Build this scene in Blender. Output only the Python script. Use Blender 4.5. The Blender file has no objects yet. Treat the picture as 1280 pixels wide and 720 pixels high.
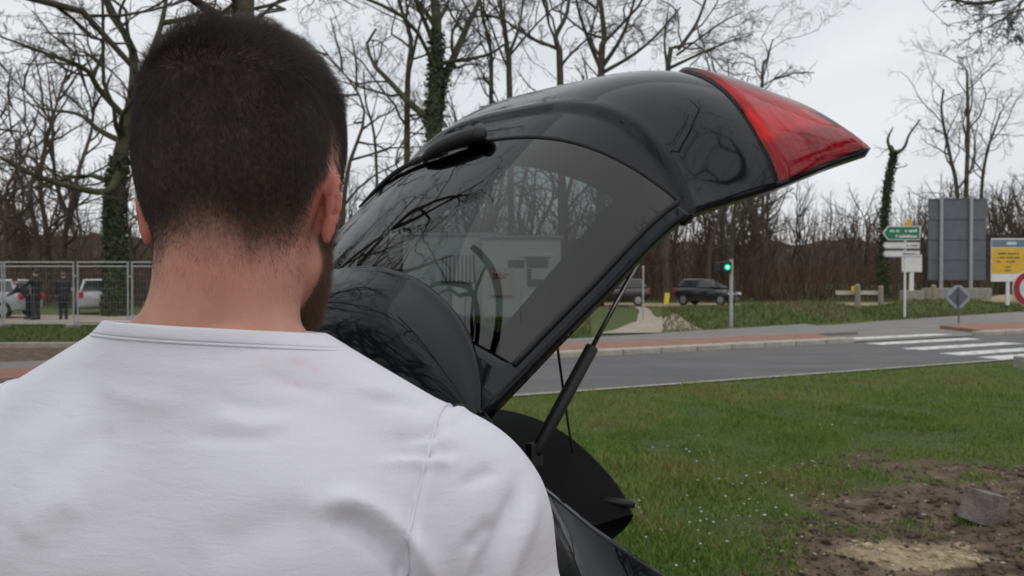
import bpy, bmesh, math, random
import numpy as np
from mathutils import Vector, Matrix
SC = bpy.context.scene
COL = SC.collection
PI = math.pi
CAM_H = 1.60
F_PX = 1065.0
# ------------------------------------------------------------------ camera, sky, sun, exposure
cam_d = bpy.data.cameras.new('camera')
cam_d.sensor_width = 36.0
cam_d.lens = 36.0 * F_PX / 1280.0
cam_d.clip_start = 0.05
cam_d.clip_end = 2000.0
cam_d.dof.use_dof = True
cam_d.dof.focus_distance = 0.95
cam_d.dof.aperture_fstop = 12.5
cam = bpy.data.objects.new('camera', cam_d)
COL.objects.link(cam)
cam.location = (0, 0, CAM_H)
cam.rotation_euler = (math.radians(90.0 - 0.645), 0, 0)
SC.camera = cam

SUN_EL, SUN_AZ = 66.0, 165.0          # azimuth clockwise from +Y, where the light comes from
world = bpy.data.worlds.new('World')
SC.world = world
world.use_nodes = True
wn, wl = world.node_tree.nodes, world.node_tree.links
wn.clear()
w_out = wn.new('ShaderNodeOutputWorld')
w_bg = wn.new('ShaderNodeBackground')
w_bg.inputs['Strength'].default_value = 0.10
w_sky = wn.new('ShaderNodeTexSky')
w_sky.sky_type = 'NISHITA'
w_sky.sun_disc = False
w_sky.sun_elevation = math.radians(SUN_EL)
w_sky.sun_rotation = math.radians(SUN_AZ)
w_tc = wn.new('ShaderNodeTexCoord')
w_sep = wn.new('ShaderNodeSeparateXYZ')
wl.new(w_tc.outputs['Generated'], w_sep.inputs[0])
w_ad = wn.new('ShaderNodeMath'); w_ad.operation = 'MAXIMUM'; w_ad.inputs[1].default_value = 0.0
wl.new(w_sep.outputs['Z'], w_ad.inputs[0])
w_ad2 = wn.new('ShaderNodeMath'); w_ad2.operation = 'ADD'; w_ad2.inputs[1].default_value = 0.22
wl.new(w_ad.outputs[0], w_ad2.inputs[0])
w_dv = wn.new('ShaderNodeVectorMath'); w_dv.operation = 'DIVIDE'
w_cmb = wn.new('ShaderNodeCombineXYZ')
for i in range(3):
    wl.new(w_ad2.outputs[0], w_cmb.inputs[i])
wl.new(w_tc.outputs['Generated'], w_dv.inputs[0]); wl.new(w_cmb.outputs[0], w_dv.inputs[1])
w_ns = wn.new('ShaderNodeTexNoise')
w_ns.inputs['Scale'].default_value = 1.5; w_ns.inputs['Detail'].default_value = 5.0
w_ns.inputs['Roughness'].default_value = 0.52; w_ns.inputs['Distortion'].default_value = 0.3
wl.new(w_dv.outputs[0], w_ns.inputs['Vector'])
w_rp = wn.new('ShaderNodeValToRGB')
w_rp.color_ramp.elements[0].position = 0.30; w_rp.color_ramp.elements[0].color = (0.585, 0.605, 0.628, 1)
w_rp.color_ramp.elements[1].position = 0.72; w_rp.color_ramp.elements[1].color = (0.755, 0.765, 0.775, 1)
wl.new(w_ns.outputs['Fac'], w_rp.inputs[0])
w_sc = wn.new('ShaderNodeVectorMath'); w_sc.operation = 'SCALE'; w_sc.inputs['Scale'].default_value = 10.5
wl.new(w_rp.outputs[0], w_sc.inputs[0])
w_mx = wn.new('ShaderNodeMix'); w_mx.data_type = 'RGBA'
w_mx.inputs[0].default_value = 0.93
wl.new(w_sky.outputs[0], w_mx.inputs[6]); wl.new(w_sc.outputs[0], w_mx.inputs[7])
wl.new(w_mx.outputs[2], w_bg.inputs['Color'])
wl.new(w_bg.outputs[0], w_out.inputs[0])

sun_d = bpy.data.lights.new('sun', 'SUN')
sun_d.energy = 1.0
sun_d.angle = math.radians(120)
sun_d.color = (1.0, 0.97, 0.93)
sun = bpy.data.objects.new('sun', sun_d)
COL.objects.link(sun)
_az, _el = math.radians(SUN_AZ), math.radians(SUN_EL)
_dir = Vector((math.sin(_az) * math.cos(_el), math.cos(_az) * math.cos(_el), math.sin(_el)))
sun.rotation_euler = (-_dir).to_track_quat('-Z', 'Y').to_euler()
SC.view_settings.view_transform = 'Standard'
SC.view_settings.look = 'None'
SC.view_settings.exposure = 0.2
SC.view_settings.gamma = 1.0
SC.cycles.use_denoising = True
SC.cycles.max_bounces = 8
SC.cycles.transparent_max_bounces = 12
SC.cycles.caustics_reflective = False
SC.cycles.caustics_refractive = False
SC.cycles.sample_clamp_indirect = 6.0
SC.cycles_curves.shape = 'RIBBONS'

# ------------------------------------------------------------------ helpers
def W(px, py, d):
    """world point that lies d metres ahead, worked out from the photograph's perspective"""
    return np.array([(px - 640.0) / F_PX * d, d, CAM_H - (py - 348.0) / F_PX * d])

def G(px, py, z=0.0):
    d = (CAM_H - z) * F_PX / (py - 348.0)
    return np.array([(px - 640.0) / F_PX * d, d, z])

def sr(r, g, b):
    """0..255 display colour to linear"""
    f = lambda c: (c / 255 / 12.92) if c / 255 <= 0.04045 else ((c / 255 + 0.055) / 1.055) ** 2.4
    return (f(r), f(g), f(b))

def mesh_np(name, verts, faces, smooth=False):
    """verts (N,3); faces: list of arrays, each (M,k)"""
    me = bpy.data.meshes.new(name)
    verts = np.asarray(verts, dtype=np.float32)
    if not isinstance(faces, list):
        faces = [faces]
    faces = [np.asarray(f, dtype=np.int32) for f in faces if len(f)]
    me.vertices.add(len(verts))
    me.vertices.foreach_set('co', verts.ravel())
    nl = sum(f.size for f in faces)
    nf = sum(len(f) for f in faces)
    me.loops.add(nl)
    me.polygons.add(nf)
    me.loops.foreach_set('vertex_index', np.concatenate([f.ravel() for f in faces]))
    st, off = [], 0
    for f in faces:
        st.append(np.arange(len(f), dtype=np.int32) * f.shape[1] + off)
        off += f.size
    me.polygons.foreach_set('loop_start', np.concatenate(st))
    me.update(calc_edges=True)
    me.validate()
    if smooth:
        me.polygons.foreach_set('use_smooth', np.ones(len(me.polygons), dtype=bool))
    return me

def link(name, me, mat=None, parent=None):
    o = bpy.data.objects.new(name, me)
    COL.objects.link(o)
    if mat is not None and hasattr(me, 'materials') and len(me.materials) == 0:
        me.materials.append(mat)
    if parent is not None:
        o.parent = parent
    return o

def empty(name, loc=(0, 0, 0), rz=0.0):
    o = bpy.data.objects.new(name, None)
    COL.objects.link(o)
    o.location = loc
    o.rotation_euler = (0, 0, rz)
    o.empty_display_size = 0.1
    return o

def tag(o, label=None, cat=None, group=None, kind=None):
    if label: o['label'] = label
    if cat: o['category'] = cat
    if group: o['group'] = group
    if kind: o['kind'] = kind
    return o

class MB:
    """collects simple shapes into one mesh"""
    def __init__(s):
        s.v, s.f = [], []
    def add(s, vs, fs):
        n = len(s.v)
        s.v += [tuple(map(float, v)) for v in vs]
        s.f += [tuple(i + n for i in f) for f in fs]
        return s
    def box(s, c, size, rz=0.0, tilt=None):
        x, y, z = [k / 2 for k in size]
        M = Matrix.Rotation(rz, 3, 'Z')
        if tilt is not None:
            M = M @ tilt
        vs = [Vector(c) + M @ Vector((sx * x, sy * y, sz * z)) for sx in (-1, 1) for sy in (-1, 1) for sz in (-1, 1)]
        return s.add(vs, [(0, 1, 3, 2), (4, 6, 7, 5), (0, 4, 5, 1), (2, 3, 7, 6), (0, 2, 6, 4), (1, 5, 7, 3)])
    def tube(s, pts, rad, k=8, caps=True):
        pts = [Vector(p) for p in pts]
        n = len(pts)
        if not hasattr(rad, '__len__'):
            rad = [rad] * n
        t0 = (pts[-1] - pts[0]).normalized()
        ref = Vector((0, 0, 1)) if abs(t0.z) < 0.9 else Vector((1, 0, 0))
        vs, fs = [], []
        for i, p in enumerate(pts):
            t = (pts[min(i + 1, n - 1)] - pts[max(i - 1, 0)]).normalized()
            a = t.cross(ref).normalized(); b = t.cross(a)
            for j in range(k):
                th = 2 * PI * j / k
                vs.append(p + (a * math.cos(th) + b * math.sin(th)) * rad[i])
        for i in range(n - 1):
            for j in range(k):
                fs.append((i * k + j, i * k + (j + 1) % k, (i + 1) * k + (j + 1) % k, (i + 1) * k + j))
        if caps:
            fs.append(tuple(range(k))[::-1]); fs.append(tuple((n - 1) * k + j for j in range(k)))
        return s.add(vs, fs)
    def prism(s, outline, depth, M=None):
        """outline: 2D points (x,z) extruded along +y by depth; M 4x4"""
        n = len(outline)
        vs = [Vector((x, 0, z)) for x, z in outline] + [Vector((x, depth, z)) for x, z in outline]
        if M is not None:
            vs = [M @ v for v in vs]
        fs = [tuple(range(n)), tuple(range(2 * n - 1, n - 1, -1))]
        fs += [(i, i + n, (i + 1) % n + n, (i + 1) % n) for i in range(n)]
        return s.add(vs, fs)
    def mesh(s, name, smooth=False, bevel=0.0):
        me = bpy.data.meshes.new(name)
        me.from_pydata(s.v, [], s.f)
        bm = bmesh.new(); bm.from_mesh(me)
        bmesh.ops.recalc_face_normals(bm, faces=bm.faces)
        if bevel > 0:
            es = [e for e in bm.edges if len(e.link_faces) == 2 and e.calc_face_angle(0) > 0.6]
            bmesh.ops.bevel(bm, geom=es, offset=bevel, segments=2, profile=0.6, affect='EDGES', clamp_overlap=True)
        bm.to_mesh(me); bm.free()
        if smooth:
            for p in me.polygons: p.use_smooth = True
        return me
    def build(s, name, mat, parent=None, smooth=False, bevel=0.0):
        return link(name, s.mesh(name, smooth, bevel), mat, parent)

def _hash(ix, iy, iz, seed):
    h = (ix.astype(np.int64) * 374761393 + iy.astype(np.int64) * 668265263 + iz.astype(np.int64) * 2147483647 + seed * 974711) & 0xFFFFFFFF
    h = ((h ^ (h >> 13)) * 1274126177) & 0xFFFFFFFF
    h = ((h ^ (h >> 16)) * 2246822519) & 0xFFFFFFFF
    h = h ^ (h >> 15)
    return (h & 0xFFFFFF) / float(0xFFFFFF)

def noise3(x, y, z, seed=0):
    ix, iy, iz = np.floor(x), np.floor(y), np.floor(z)
    fx, fy, fz = x - ix, y - iy, z - iz
    fx, fy, fz = [f * f * (3 - 2 * f) for f in (fx, fy, fz)]
    ix, iy, iz = ix.astype(np.int64), iy.astype(np.int64), iz.astype(np.int64)
    r = 0
    for dx in (0, 1):
        for dy in (0, 1):
            for dz in (0, 1):
                w = (fx if dx else 1 - fx) * (fy if dy else 1 - fy) * (fz if dz else 1 - fz)
                r = r + w * _hash(ix + dx, iy + dy, iz + dz, seed)
    return r * 2 - 1

def fbm(x, y, z=None, oct=4, seed=0, gain=0.5):
    x = np.asarray(x, float); y = np.asarray(y, float)
    z = np.zeros_like(x) if z is None else np.asarray(z, float)
    a, s, r = 1.0, 0.0, 0
    for o in range(oct):
        r = r + a * noise3(x * 2 ** o, y * 2 ** o, z * 2 ** o, seed + o * 17)
        s += a; a *= gain
    return r / s

def smst(a, b, x):
    t = np.clip((np.asarray(x, float) - a) / (b - a), 0, 1)
    return t * t * (3 - 2 * t)

def mat(name, base, rough=0.6, metal=0.0, var=0.0, vscale=8.0, bump=0.0, bscale=60.0, coat=0.0, spec=0.5,
        sss=0.0, sss_r=(1.0, 0.3, 0.15), col2=None, detail=6.0, trans=0.0, emit=None, bdist=0.01, sheen=0.0, rvar=0.0, coord='Object'):
    m = bpy.data.materials.new(name)
    m.use_nodes = True
    n, l = m.node_tree.nodes, m.node_tree.links
    b = n['Principled BSDF']
    b.inputs['Base Color'].default_value = (*base, 1)
    b.inputs['Roughness'].default_value = rough
    b.inputs['Metallic'].default_value = metal
    b.inputs['Specular IOR Level'].default_value = spec
    b.inputs['Coat Weight'].default_value = coat
    b.inputs['Coat Roughness'].default_value = 0.03
    b.inputs['Transmission Weight'].default_value = trans
    b.inputs['Sheen Weight'].default_value = sheen
    if sss:
        b.inputs['Subsurface Weight'].default_value = sss
        b.inputs['Subsurface Radius'].default_value = sss_r
        b.inputs['Subsurface Scale'].default_value = 0.008
    if emit:
        b.inputs['Emission Color'].default_value = (*emit[0], 1)
        b.inputs['Emission Strength'].default_value = emit[1]
    tc = n.new('ShaderNodeTexCoord')
    if var or col2 or rvar:
        ns = n.new('ShaderNodeTexNoise')
        ns.inputs['Scale'].default_value = vscale
        ns.inputs['Detail'].default_value = detail
        ns.inputs['Roughness'].default_value = 0.6
        l.new(tc.outputs[coord], ns.inputs['Vector'])
        if var or col2:
            c1 = tuple(c * (1 - var) for c in base)
            c2 = col2 if col2 else tuple(min(1, c * (1 + var)) for c in base)
            rp = n.new('ShaderNodeValToRGB')
            rp.color_ramp.elements[0].position = 0.33; rp.color_ramp.elements[0].color = (*c1, 1)
            rp.color_ramp.elements[1].position = 0.67; rp.color_ramp.elements[1].color = (*c2, 1)
            l.new(ns.outputs['Fac'], rp.inputs[0])
            l.new(rp.outputs[0], b.inputs['Base Color'])
        if rvar:
            mr = n.new('ShaderNodeMapRange')
            mr.inputs['From Min'].default_value = 0.3; mr.inputs['From Max'].default_value = 0.7
            mr.inputs['To Min'].default_value = max(0, rough - rvar); mr.inputs['To Max'].default_value = rough + rvar
            l.new(ns.outputs['Fac'], mr.inputs['Value']); l.new(mr.outputs[0], b.inputs['Roughness'])
    if bump:
        nb = n.new('ShaderNodeTexNoise')
        nb.inputs['Scale'].default_value = bscale
        nb.inputs['Detail'].default_value = 5.0
        l.new(tc.outputs[coord], nb.inputs['Vector'])
        bp = n.new('ShaderNodeBump')
        bp.inputs['Strength'].default_value = bump
        bp.inputs['Distance'].default_value = bdist
        l.new(nb.outputs['Fac'], bp.inputs['Height'])
        l.new(bp.outputs[0], b.inputs['Normal'])
    return m

def attr_mix(m, attr, col, lo=0.0, hi=1.0, noise_amt=0.0, nscale=30.0):
    """mix another base colour in by a float vertex attribute"""
    n, l = m.node_tree.nodes, m.node_tree.links
    b = n['Principled BSDF']
    at = n.new('ShaderNodeAttribute'); at.attribute_name = attr
    mr = n.new('ShaderNodeMapRange')
    mr.inputs['From Min'].default_value = lo; mr.inputs['From Max'].default_value = hi
    src = at.outputs['Fac']
    if noise_amt:
        tc = n.new('ShaderNodeTexCoord')
        ns = n.new('ShaderNodeTexNoise'); ns.inputs['Scale'].default_value = nscale; ns.inputs['Detail'].default_value = 6
        l.new(tc.outputs['Object'], ns.inputs['Vector'])
        ma = n.new('ShaderNodeMath'); ma.operation = 'MULTIPLY_ADD'
        ma.inputs[1].default_value = noise_amt; ma.inputs[2].default_value = -0.5 * noise_amt
        l.new(ns.outputs['Fac'], ma.inputs[0])
        ad = n.new('ShaderNodeMath'); ad.operation = 'ADD'
        l.new(src, ad.inputs[0]); l.new(ma.outputs[0], ad.inputs[1])
        src = ad.outputs[0]
    l.new(src, mr.inputs['Value'])
    mx = n.new('ShaderNodeMix'); mx.data_type = 'RGBA'
    old = b.inputs['Base Color'].links[0].from_socket if b.inputs['Base Color'].links else None
    if old: l.new(old, mx.inputs[6])
    else: mx.inputs[6].default_value = b.inputs['Base Color'].default_value
    if isinstance(col, tuple): mx.inputs[7].default_value = (*col, 1)
    else: l.new(col, mx.inputs[7])
    l.new(mr.outputs[0], mx.inputs[0])
    l.new(mx.outputs[2], b.inputs['Base Color'])
    return m

def set_attr(me, name, vals):
    a = me.attributes.new(name, 'FLOAT', 'POINT')
    a.data.foreach_set('value', np.asarray(vals, dtype=np.float32))

def catmull(pts, n):
    """smooth curve through points, n samples"""
    P = np.asarray(pts, float)
    P = np.vstack([2 * P[0] - P[1], P, 2 * P[-1] - P[-2]])
    m = len(P) - 3
    out = []
    for t in np.linspace(0, m - 1e-6, n):
        i = int(t); f = t - i
        p0, p1, p2, p3 = P[i:i + 4]
        out.append(0.5 * ((2 * p1) + (-p0 + p2) * f + (2 * p0 - 5 * p1 + 4 * p2 - p3) * f * f + (-p0 + 3 * p1 - 3 * p2 + p3) * f ** 3))
    return np.array(out)
# ------------------------------------------------------------------ ground, road, pavements
def y_near(x): return 11.62 + 0.53 * x           # near edge of the carriageway
def y_far(x): return 16.45 + 0.545 * x           # kerb on its far side
RD = np.array([1.0, 0.537]); RD = RD / np.linalg.norm(RD)      # along the road
RN = np.array([-RD[1], RD[0]])
BANK = lambda x: 20.1 + .852 * x                # foot of the grass bank beyond the side road
BD = np.array([.761, .648]); BN = np.array([-.648, .761])
MOUNDS = [  # centre x, y, half lengths along and across the bank, height
    (9.6, 31.6, 8.0, 2.5, .55), (22, 43.5, 7, 2.5, .45), (36, 57, 12, 4, .6)]
def mud_amount(x, y):
    """1 where the verge is churned earth"""
    n = fbm(x * .8, y * .8, oct=6, seed=2, gain=.68)
    a = smst(7.6, 5.2, y - .30 * (x - 2.2) + n * 2.6) * smst(-.8, 1.4, x - 1.3 + n * .8 + .25 * (6 - y))
    n2 = fbm(x * 1.7, y * 1.7, oct=5, seed=12, gain=.65)
    b = smst(.22, .42, n2) * smst(10.0, 7.0, y) * smst(2.0, 3.4, x)
    left = smst(-6, -9, x) * smst(20.2, 19.6, y) * smst(13, 15, y)
    return np.clip(np.maximum.reduce([a, .8 * b, left]), 0, 1)
def ground_z(x, y):
    z = 0.03 * fbm(x * .5, y * .5, oct=3, seed=7)
    near = smst(14, 10, y) * smst(-3, 0, x + .2 * y)
    z = z + near * (.045 * fbm(x * 1.6, y * 1.6, oct=4, seed=8))
    m = mud_amount(x, y)
    z = z + m * (smst(14, 9, y) * (.075 * fbm(x * 2.6, y * 2.6, oct=5, seed=9) + .03 * np.abs(fbm(x * 7, y * 7, oct=3, seed=10)) - .02))
    flat = smst(-1.2, .3, y - y_near(x)) * smst(14.5, 10.5, y - y_far(x))
    z = z * (1 - flat)
    for cx, cy, a, b, h in MOUNDS:
        u = (x - cx) * BD[0] + (y - cy) * BD[1]; v = (x - cx) * BN[0] + (y - cy) * BN[1]
        q = np.sqrt((u / a) ** 2 + (v / b) ** 2)
        z = z + h * smst(1.15, .35, q) * (1 + .25 * fbm(x * .8, y * .8, oct=3, seed=14))
    z = z + 1.0 * smst(58, 100, y) + .02 * smst(44, 52, y) 
    return z - .012
def axis(segs):
    return np.unique(np.concatenate([np.arange(a, b, s) for a, b, s in segs]))
def quad_grid(nr, nc):
    i = np.arange(nr - 1)[:, None] * nc + np.arange(nc - 1)[None]
    return np.stack([i, i + nc, i + nc + 1, i + 1], -1).reshape(-1, 4)
gx = axis([(-400, -60, 20), (-60, -14, 1.5), (-14, -2, .5), (-2, 9.5, .08), (9.5, 32, .4), (32, 70, 2), (70, 401, 20)])
gy = axis([(-120, -6, 6), (-6, 3, .5), (3, 14, .08), (14, 50, .4), (50, 110, 3), (110, 701, 30)])
Xg, Yg = np.meshgrid(gx, gy, indexing='ij')
Zg = ground_z(Xg.ravel(), Yg.ravel())
me = mesh_np('ground', np.stack([Xg.ravel(), Yg.ravel(), Zg], 1), quad_grid(len(gx), len(gy)), True)
set_attr(me, 'mud', mud_amount(Xg.ravel(), Yg.ravel()))
def saw_amount(x, y):
    c = G(1135, 690)
    d = np.hypot((x - c[0] + .12 * fbm(x * 5, y * 5, oct=3, seed=3)) / .50, (y - c[1] + .12 * fbm(x * 5 + 9, y * 5, oct=3, seed=4)) / .30)
    return smst(1.15, .45, d)
set_attr(me, 'sawdust', saw_amount(Xg.ravel(), Yg.ravel()))
set_attr(me, 'track', smst(.9, .4, np.abs(Yg.ravel() - (50.5 + .10 * Xg.ravel())) / 5.0) * smst(-6, 2, Xg.ravel()))
M_GROUND = mat('turf_soil', (0.062, 0.085, 0.026), rough=.95, col2=(0.085, 0.105, 0.036), vscale=1.3, bump=.6, bscale=22, bdist=.05, spec=.2)
def soil(m, c1, c2, sc):
    n, l = m.node_tree.nodes, m.node_tree.links
    tc = n.new('ShaderNodeTexCoord'); ns = n.new('ShaderNodeTexNoise'); ns.inputs['Scale'].default_value = sc; ns.inputs['Detail'].default_value = 8; ns.inputs['Roughness'].default_value = .7
    rp = n.new('ShaderNodeValToRGB'); rp.color_ramp.elements[0].position = .36; rp.color_ramp.elements[1].position = .66
    rp.color_ramp.elements[0].color = (*c1, 1); rp.color_ramp.elements[1].color = (*c2, 1)
    l.new(tc.outputs['Object'], ns.inputs['Vector']); l.new(ns.outputs['Fac'], rp.inputs[0])
    return rp.outputs[0]
attr_mix(M_GROUND, 'track', soil(M_GROUND, (.26, .20, .125), (.42, .34, .22), 3), .3, .7, .5, 1.5)
attr_mix(M_GROUND, 'mud', soil(M_GROUND, (.045, .030, .021), (.20, .145, .105), 5), .25, .75, .5, 7)
attr_mix(M_GROUND, 'sawdust', soil(M_GROUND, (.20, .145, .085), (.46, .375, .235), 14), .15, .95, .9, 12)
ground = link('ground', me, M_GROUND)
tag(ground, kind='structure')

def strip(name, pts_a, pts_b, z, m, step=0, sub=1):
    """flat sheet between two polylines"""
    a = np.array([(p[0], p[1], z) for p in pts_a]); b = np.array([(p[0], p[1], z) for p in pts_b])
    n = len(a)
    V = np.concatenate([a, b]); i = np.arange(n - 1)
    me = mesh_np(name, V, np.stack([i, i + 1, i + 1 + n, i + n], 1))
    o = link(name, me, m); tag(o, kind='structure'); return o
M_ASPH = mat('asphalt', (.088, .088, .092), rough=.88, col2=(.125, .124, .126), vscale=.55, bump=.35, bscale=90, bdist=.01, spec=.3)
M_ASPH2 = mat('worn_asphalt', (.15, .148, .145), rough=.9, col2=(.20, .195, .185), vscale=.8, bump=.3, bscale=80, bdist=.01, spec=.3)
M_BRICK = mat('red_paving', (.22, .098, .068), rough=.9, col2=(.31, .165, .12), vscale=4, bump=.4, bscale=60, spec=.3)
M_CONC = mat('pale_concrete', (.30, .275, .24), rough=.9, col2=(.42, .39, .345), vscale=6, bump=.3, bscale=60, spec=.3)
M_PATH = mat('gravel_path', (.27, .23, .185), rough=.95, col2=(.37, .325, .27), vscale=5, bump=.4, bscale=40, spec=.2)
def worn_paint():
    m = mat('road_paint', (.66, .66, .64), rough=.7, bump=.2, bscale=60, spec=.3)
    n, l = m.node_tree.nodes, m.node_tree.links
    tc = n.new('ShaderNodeTexCoord'); ns = n.new('ShaderNodeTexNoise'); ns.inputs['Scale'].default_value = 5; ns.inputs['Detail'].default_value = 9; ns.inputs['Roughness'].default_value = .72
    rp = n.new('ShaderNodeValToRGB'); e = rp.color_ramp.elements
    e[0].position = .38; e[0].color = (.14, .14, .14, 1); e[1].position = .50; e[1].color = (.66, .66, .64, 1)
    l.new(tc.outputs['Object'], ns.inputs['Vector']); l.new(ns.outputs['Fac'], rp.inputs[0]); l.new(rp.outputs[0], n['Principled BSDF'].inputs['Base Color'])
    return m
M_WPAINT = worn_paint()
M_OLDPAINT = mat('road_paint', (.62, .62, .60), rough=.7, col2=(.80, .80, .78), vscale=5, bump=.2, bscale=60, spec=.3)
def age(m, c):
    n, l = m.node_tree.nodes, m.node_tree.links; b = n['Principled BSDF']
    tc = n.new('ShaderNodeTexCoord'); mp = n.new('ShaderNodeMapping'); mp.inputs['Rotation'].default_value = (0, 0, -.49); mp.inputs['Scale'].default_value = (.12, 1.6, 1)
    ns = n.new('ShaderNodeTexNoise'); ns.inputs['Scale'].default_value = 1.0; ns.inputs['Detail'].default_value = 7; ns.inputs['Roughness'].default_value = .65
    l.new(tc.outputs['Object'], mp.inputs[0]); l.new(mp.outputs[0], ns.inputs['Vector'])
    mr = n.new('ShaderNodeMapRange'); mr.inputs['From Min'].default_value = .42; mr.inputs['From Max'].default_value = .68; mr.inputs['To Max'].default_value = .75
    l.new(ns.outputs['Fac'], mr.inputs['Value'])
    mx = n.new('ShaderNodeMix'); mx.data_type = 'RGBA'; mx.inputs[7].default_value = (*c, 1)
    l.new(b.inputs['Base Color'].links[0].from_socket, mx.inputs[6]); l.new(mr.outputs[0], mx.inputs[0]); l.new(mx.outputs[2], b.inputs['Base Color'])
age(M_ASPH, (.150, .147, .142)); age(M_ASPH2, (.25, .235, .215)); age(M_BRICK, (.24, .165, .13))
xs_ = np.linspace(-60, 75, 28)
road = strip('road', [(x, y_near(x)) for x in xs_], [(x, y_far(x)) for x in xs_], .006, M_ASPH)
# second carriageway beyond the island, and the paved apron
xs2 = np.linspace(7.5, 70, 20)
strip('side_road', [(x, y_far(x) + .3) for x in xs2], [(x, BANK(x)) for x in xs2], .0045, M_ASPH2)
# red paving strip, raised by the kerb
def raised(name, f0, f1, x0, x1, zt, m, n=30):
    xs = np.linspace(x0, x1, n)
    mb = MB()
    vs, fs = [], []
    for x in xs:
        for (yy, z) in ((f0(x), -.02), (f0(x), zt), (f1(x), zt), (f1(x), -.02)):
            vs.append((x, yy, z))
    for i in range(n - 1):
        for j in range(3):
            fs.append((i * 4 + j, i * 4 + j + 1, i * 4 + 5 + j, i * 4 + 4 + j))
    fs += [(0, 1, 2, 3), tuple((n - 1) * 4 + k for k in (3, 2, 1, 0))]
    mb.add(vs, fs)
    o = mb.build(name, m); tag(o, kind='structure'); return o
def kf(off): return lambda x: y_far(x) + off
pave = raised('pavement', kf(.42), kf(2.35), -45, 8.2, .105, M_BRICK)
walk = raised('footpath', kf(2.352), lambda x: max(BANK(x), y_far(x) + 4.0), -45, 9.8, .085, M_ASPH2)
isl = raised('traffic_island', kf(.42), kf(3.2), 13.6, 40, .105, M_BRICK)
# kerb stones, one by one, along the pavement and the island
kerb_me = None
kr = empty('kerb', (0, 0, 0)); tag(kr, kind='structure')
mbk = MB(); mbk.box((0, 0, 0), (.97, .36, .20)); kerb_me = mbk.mesh('kerb_stone', bevel=.02); kerb_me.materials.append(M_CONC)
rngk = random.Random(3)
ka = math.atan2(RD[1], RD[0])
for x0, x1 in ((-3.5, 8.5), (13.4, 24)):
    s = x0
    while s < x1:
        o = bpy.data.objects.new('kerb_stone', kerb_me); COL.objects.link(o); o.parent = kr
        o.location = (s, y_far(s) + .21, .022 + rngk.uniform(-.006, .006)); o.rotation_euler = (0, 0, ka + rngk.uniform(-.008, .008))
        s += 1.0 * RD[0]
strip('road_edge', [(x, y_near(x) - .14) for x in xs_], [(x, y_near(x)) for x in xs_], .012, M_CONC)
# crossing stripes
cr = empty('crossing', (0, 0, 0)); tag(cr, kind='structure')
for k, (pl, pr) in enumerate((((1062, 424), (1150, 420)), ((1092, 430.5), (1215, 424.5)), ((1138, 437), (1265, 429.5)), ((1188, 443.5), (1310, 435)), ((1236, 448.5), (1345, 441)))):
    a, b = G(*pl)[:2], G(*pr)[:2]
    L = 3.9; d = RD * L; w = RN * .26
    c = a + 0
    vs = [(*(c - w), .0105), (*(c + d - w), .0105), (*(c + d + w), .0105), (*(c + w), .0105)]
    mb = MB(); mb.add(vs, [(0, 1, 2, 3)]); mb.build('stripe', M_WPAINT, cr)
# narrow gravelly path up to the parked cars, pale edging in front of the fence
pa = [G(745, 418), G(790, 408), G(797, 396), G(795, 386), G(760, 381)]
pb = [G(905, 416), G(850, 409), G(820, 397), G(812, 388), G(800, 381)]
ca, cb = catmull([p[:2] for p in pa], 40), catmull([p[:2] for p in pb], 40)
PV = np.array([ca * (1 - k) + cb * k for k in np.linspace(0, 1, 9)]).reshape(-1, 2)
PV = np.column_stack([PV, np.maximum(ground_z(PV[:, 0], PV[:, 1]) + .03, .03)])
po = link('path', mesh_np('path', PV, quad_grid(9, 40), True), M_PATH); tag(po, kind='structure')
mb = MB(); mb.box((-14.5, 19.7, .04), (12, .25, .12), rz=.05); e_ = mb.build('edging', M_CONC); tag(e_, kind='structure')
strip('gravel_track', [(-45, 30.0), (-6, 30.6)], [(-45, 36.5), (-6, 37)], .022, M_PATH)

# grass blades
M_GRASS = mat('grass_blades', (.045, .080, .018), rough=.6, spec=.25)
def grass_nodes(M_GRASS, kf=1.0, dull=0.0):
    n, l = M_GRASS.node_tree.nodes, M_GRASS.node_tree.links
    at = n.new('ShaderNodeAttribute'); at.attribute_name = 'tone'
    rp = n.new('ShaderNodeValToRGB'); e = rp.color_ramp.elements
    e[0].position = 0; e[0].color = (.075, .145, .022, 1); e[1].position = 1; e[1].color = (.27, .215, .105, 1)
    for p, c in ((.35, (.140, .250, .038, 1)), (.62, (.22, .31, .060, 1)), (.8, (.33, .31, .12, 1))):
        x = rp.color_ramp.elements.new(p); x.color = c
    for x in rp.color_ramp.elements:
        c = np.array(x.color[:3]); g = c.mean(); c = (c * (1 - dull) + np.array([1.15, 1.0, .6]) * g * dull) * kf; x.color = (*c, 1)
    l.new(at.outputs['Fac'], rp.inputs[0]); l.new(rp.outputs[0], n['Principled BSDF'].inputs['Base Color'])
grass_nodes(M_GRASS, .78)
M_GRASS_DRY = mat('rough_grass_blades', (.06, .07, .02), rough=.7, spec=.2)
grass_nodes(M_GRASS_DRY, .58, .45)
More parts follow.
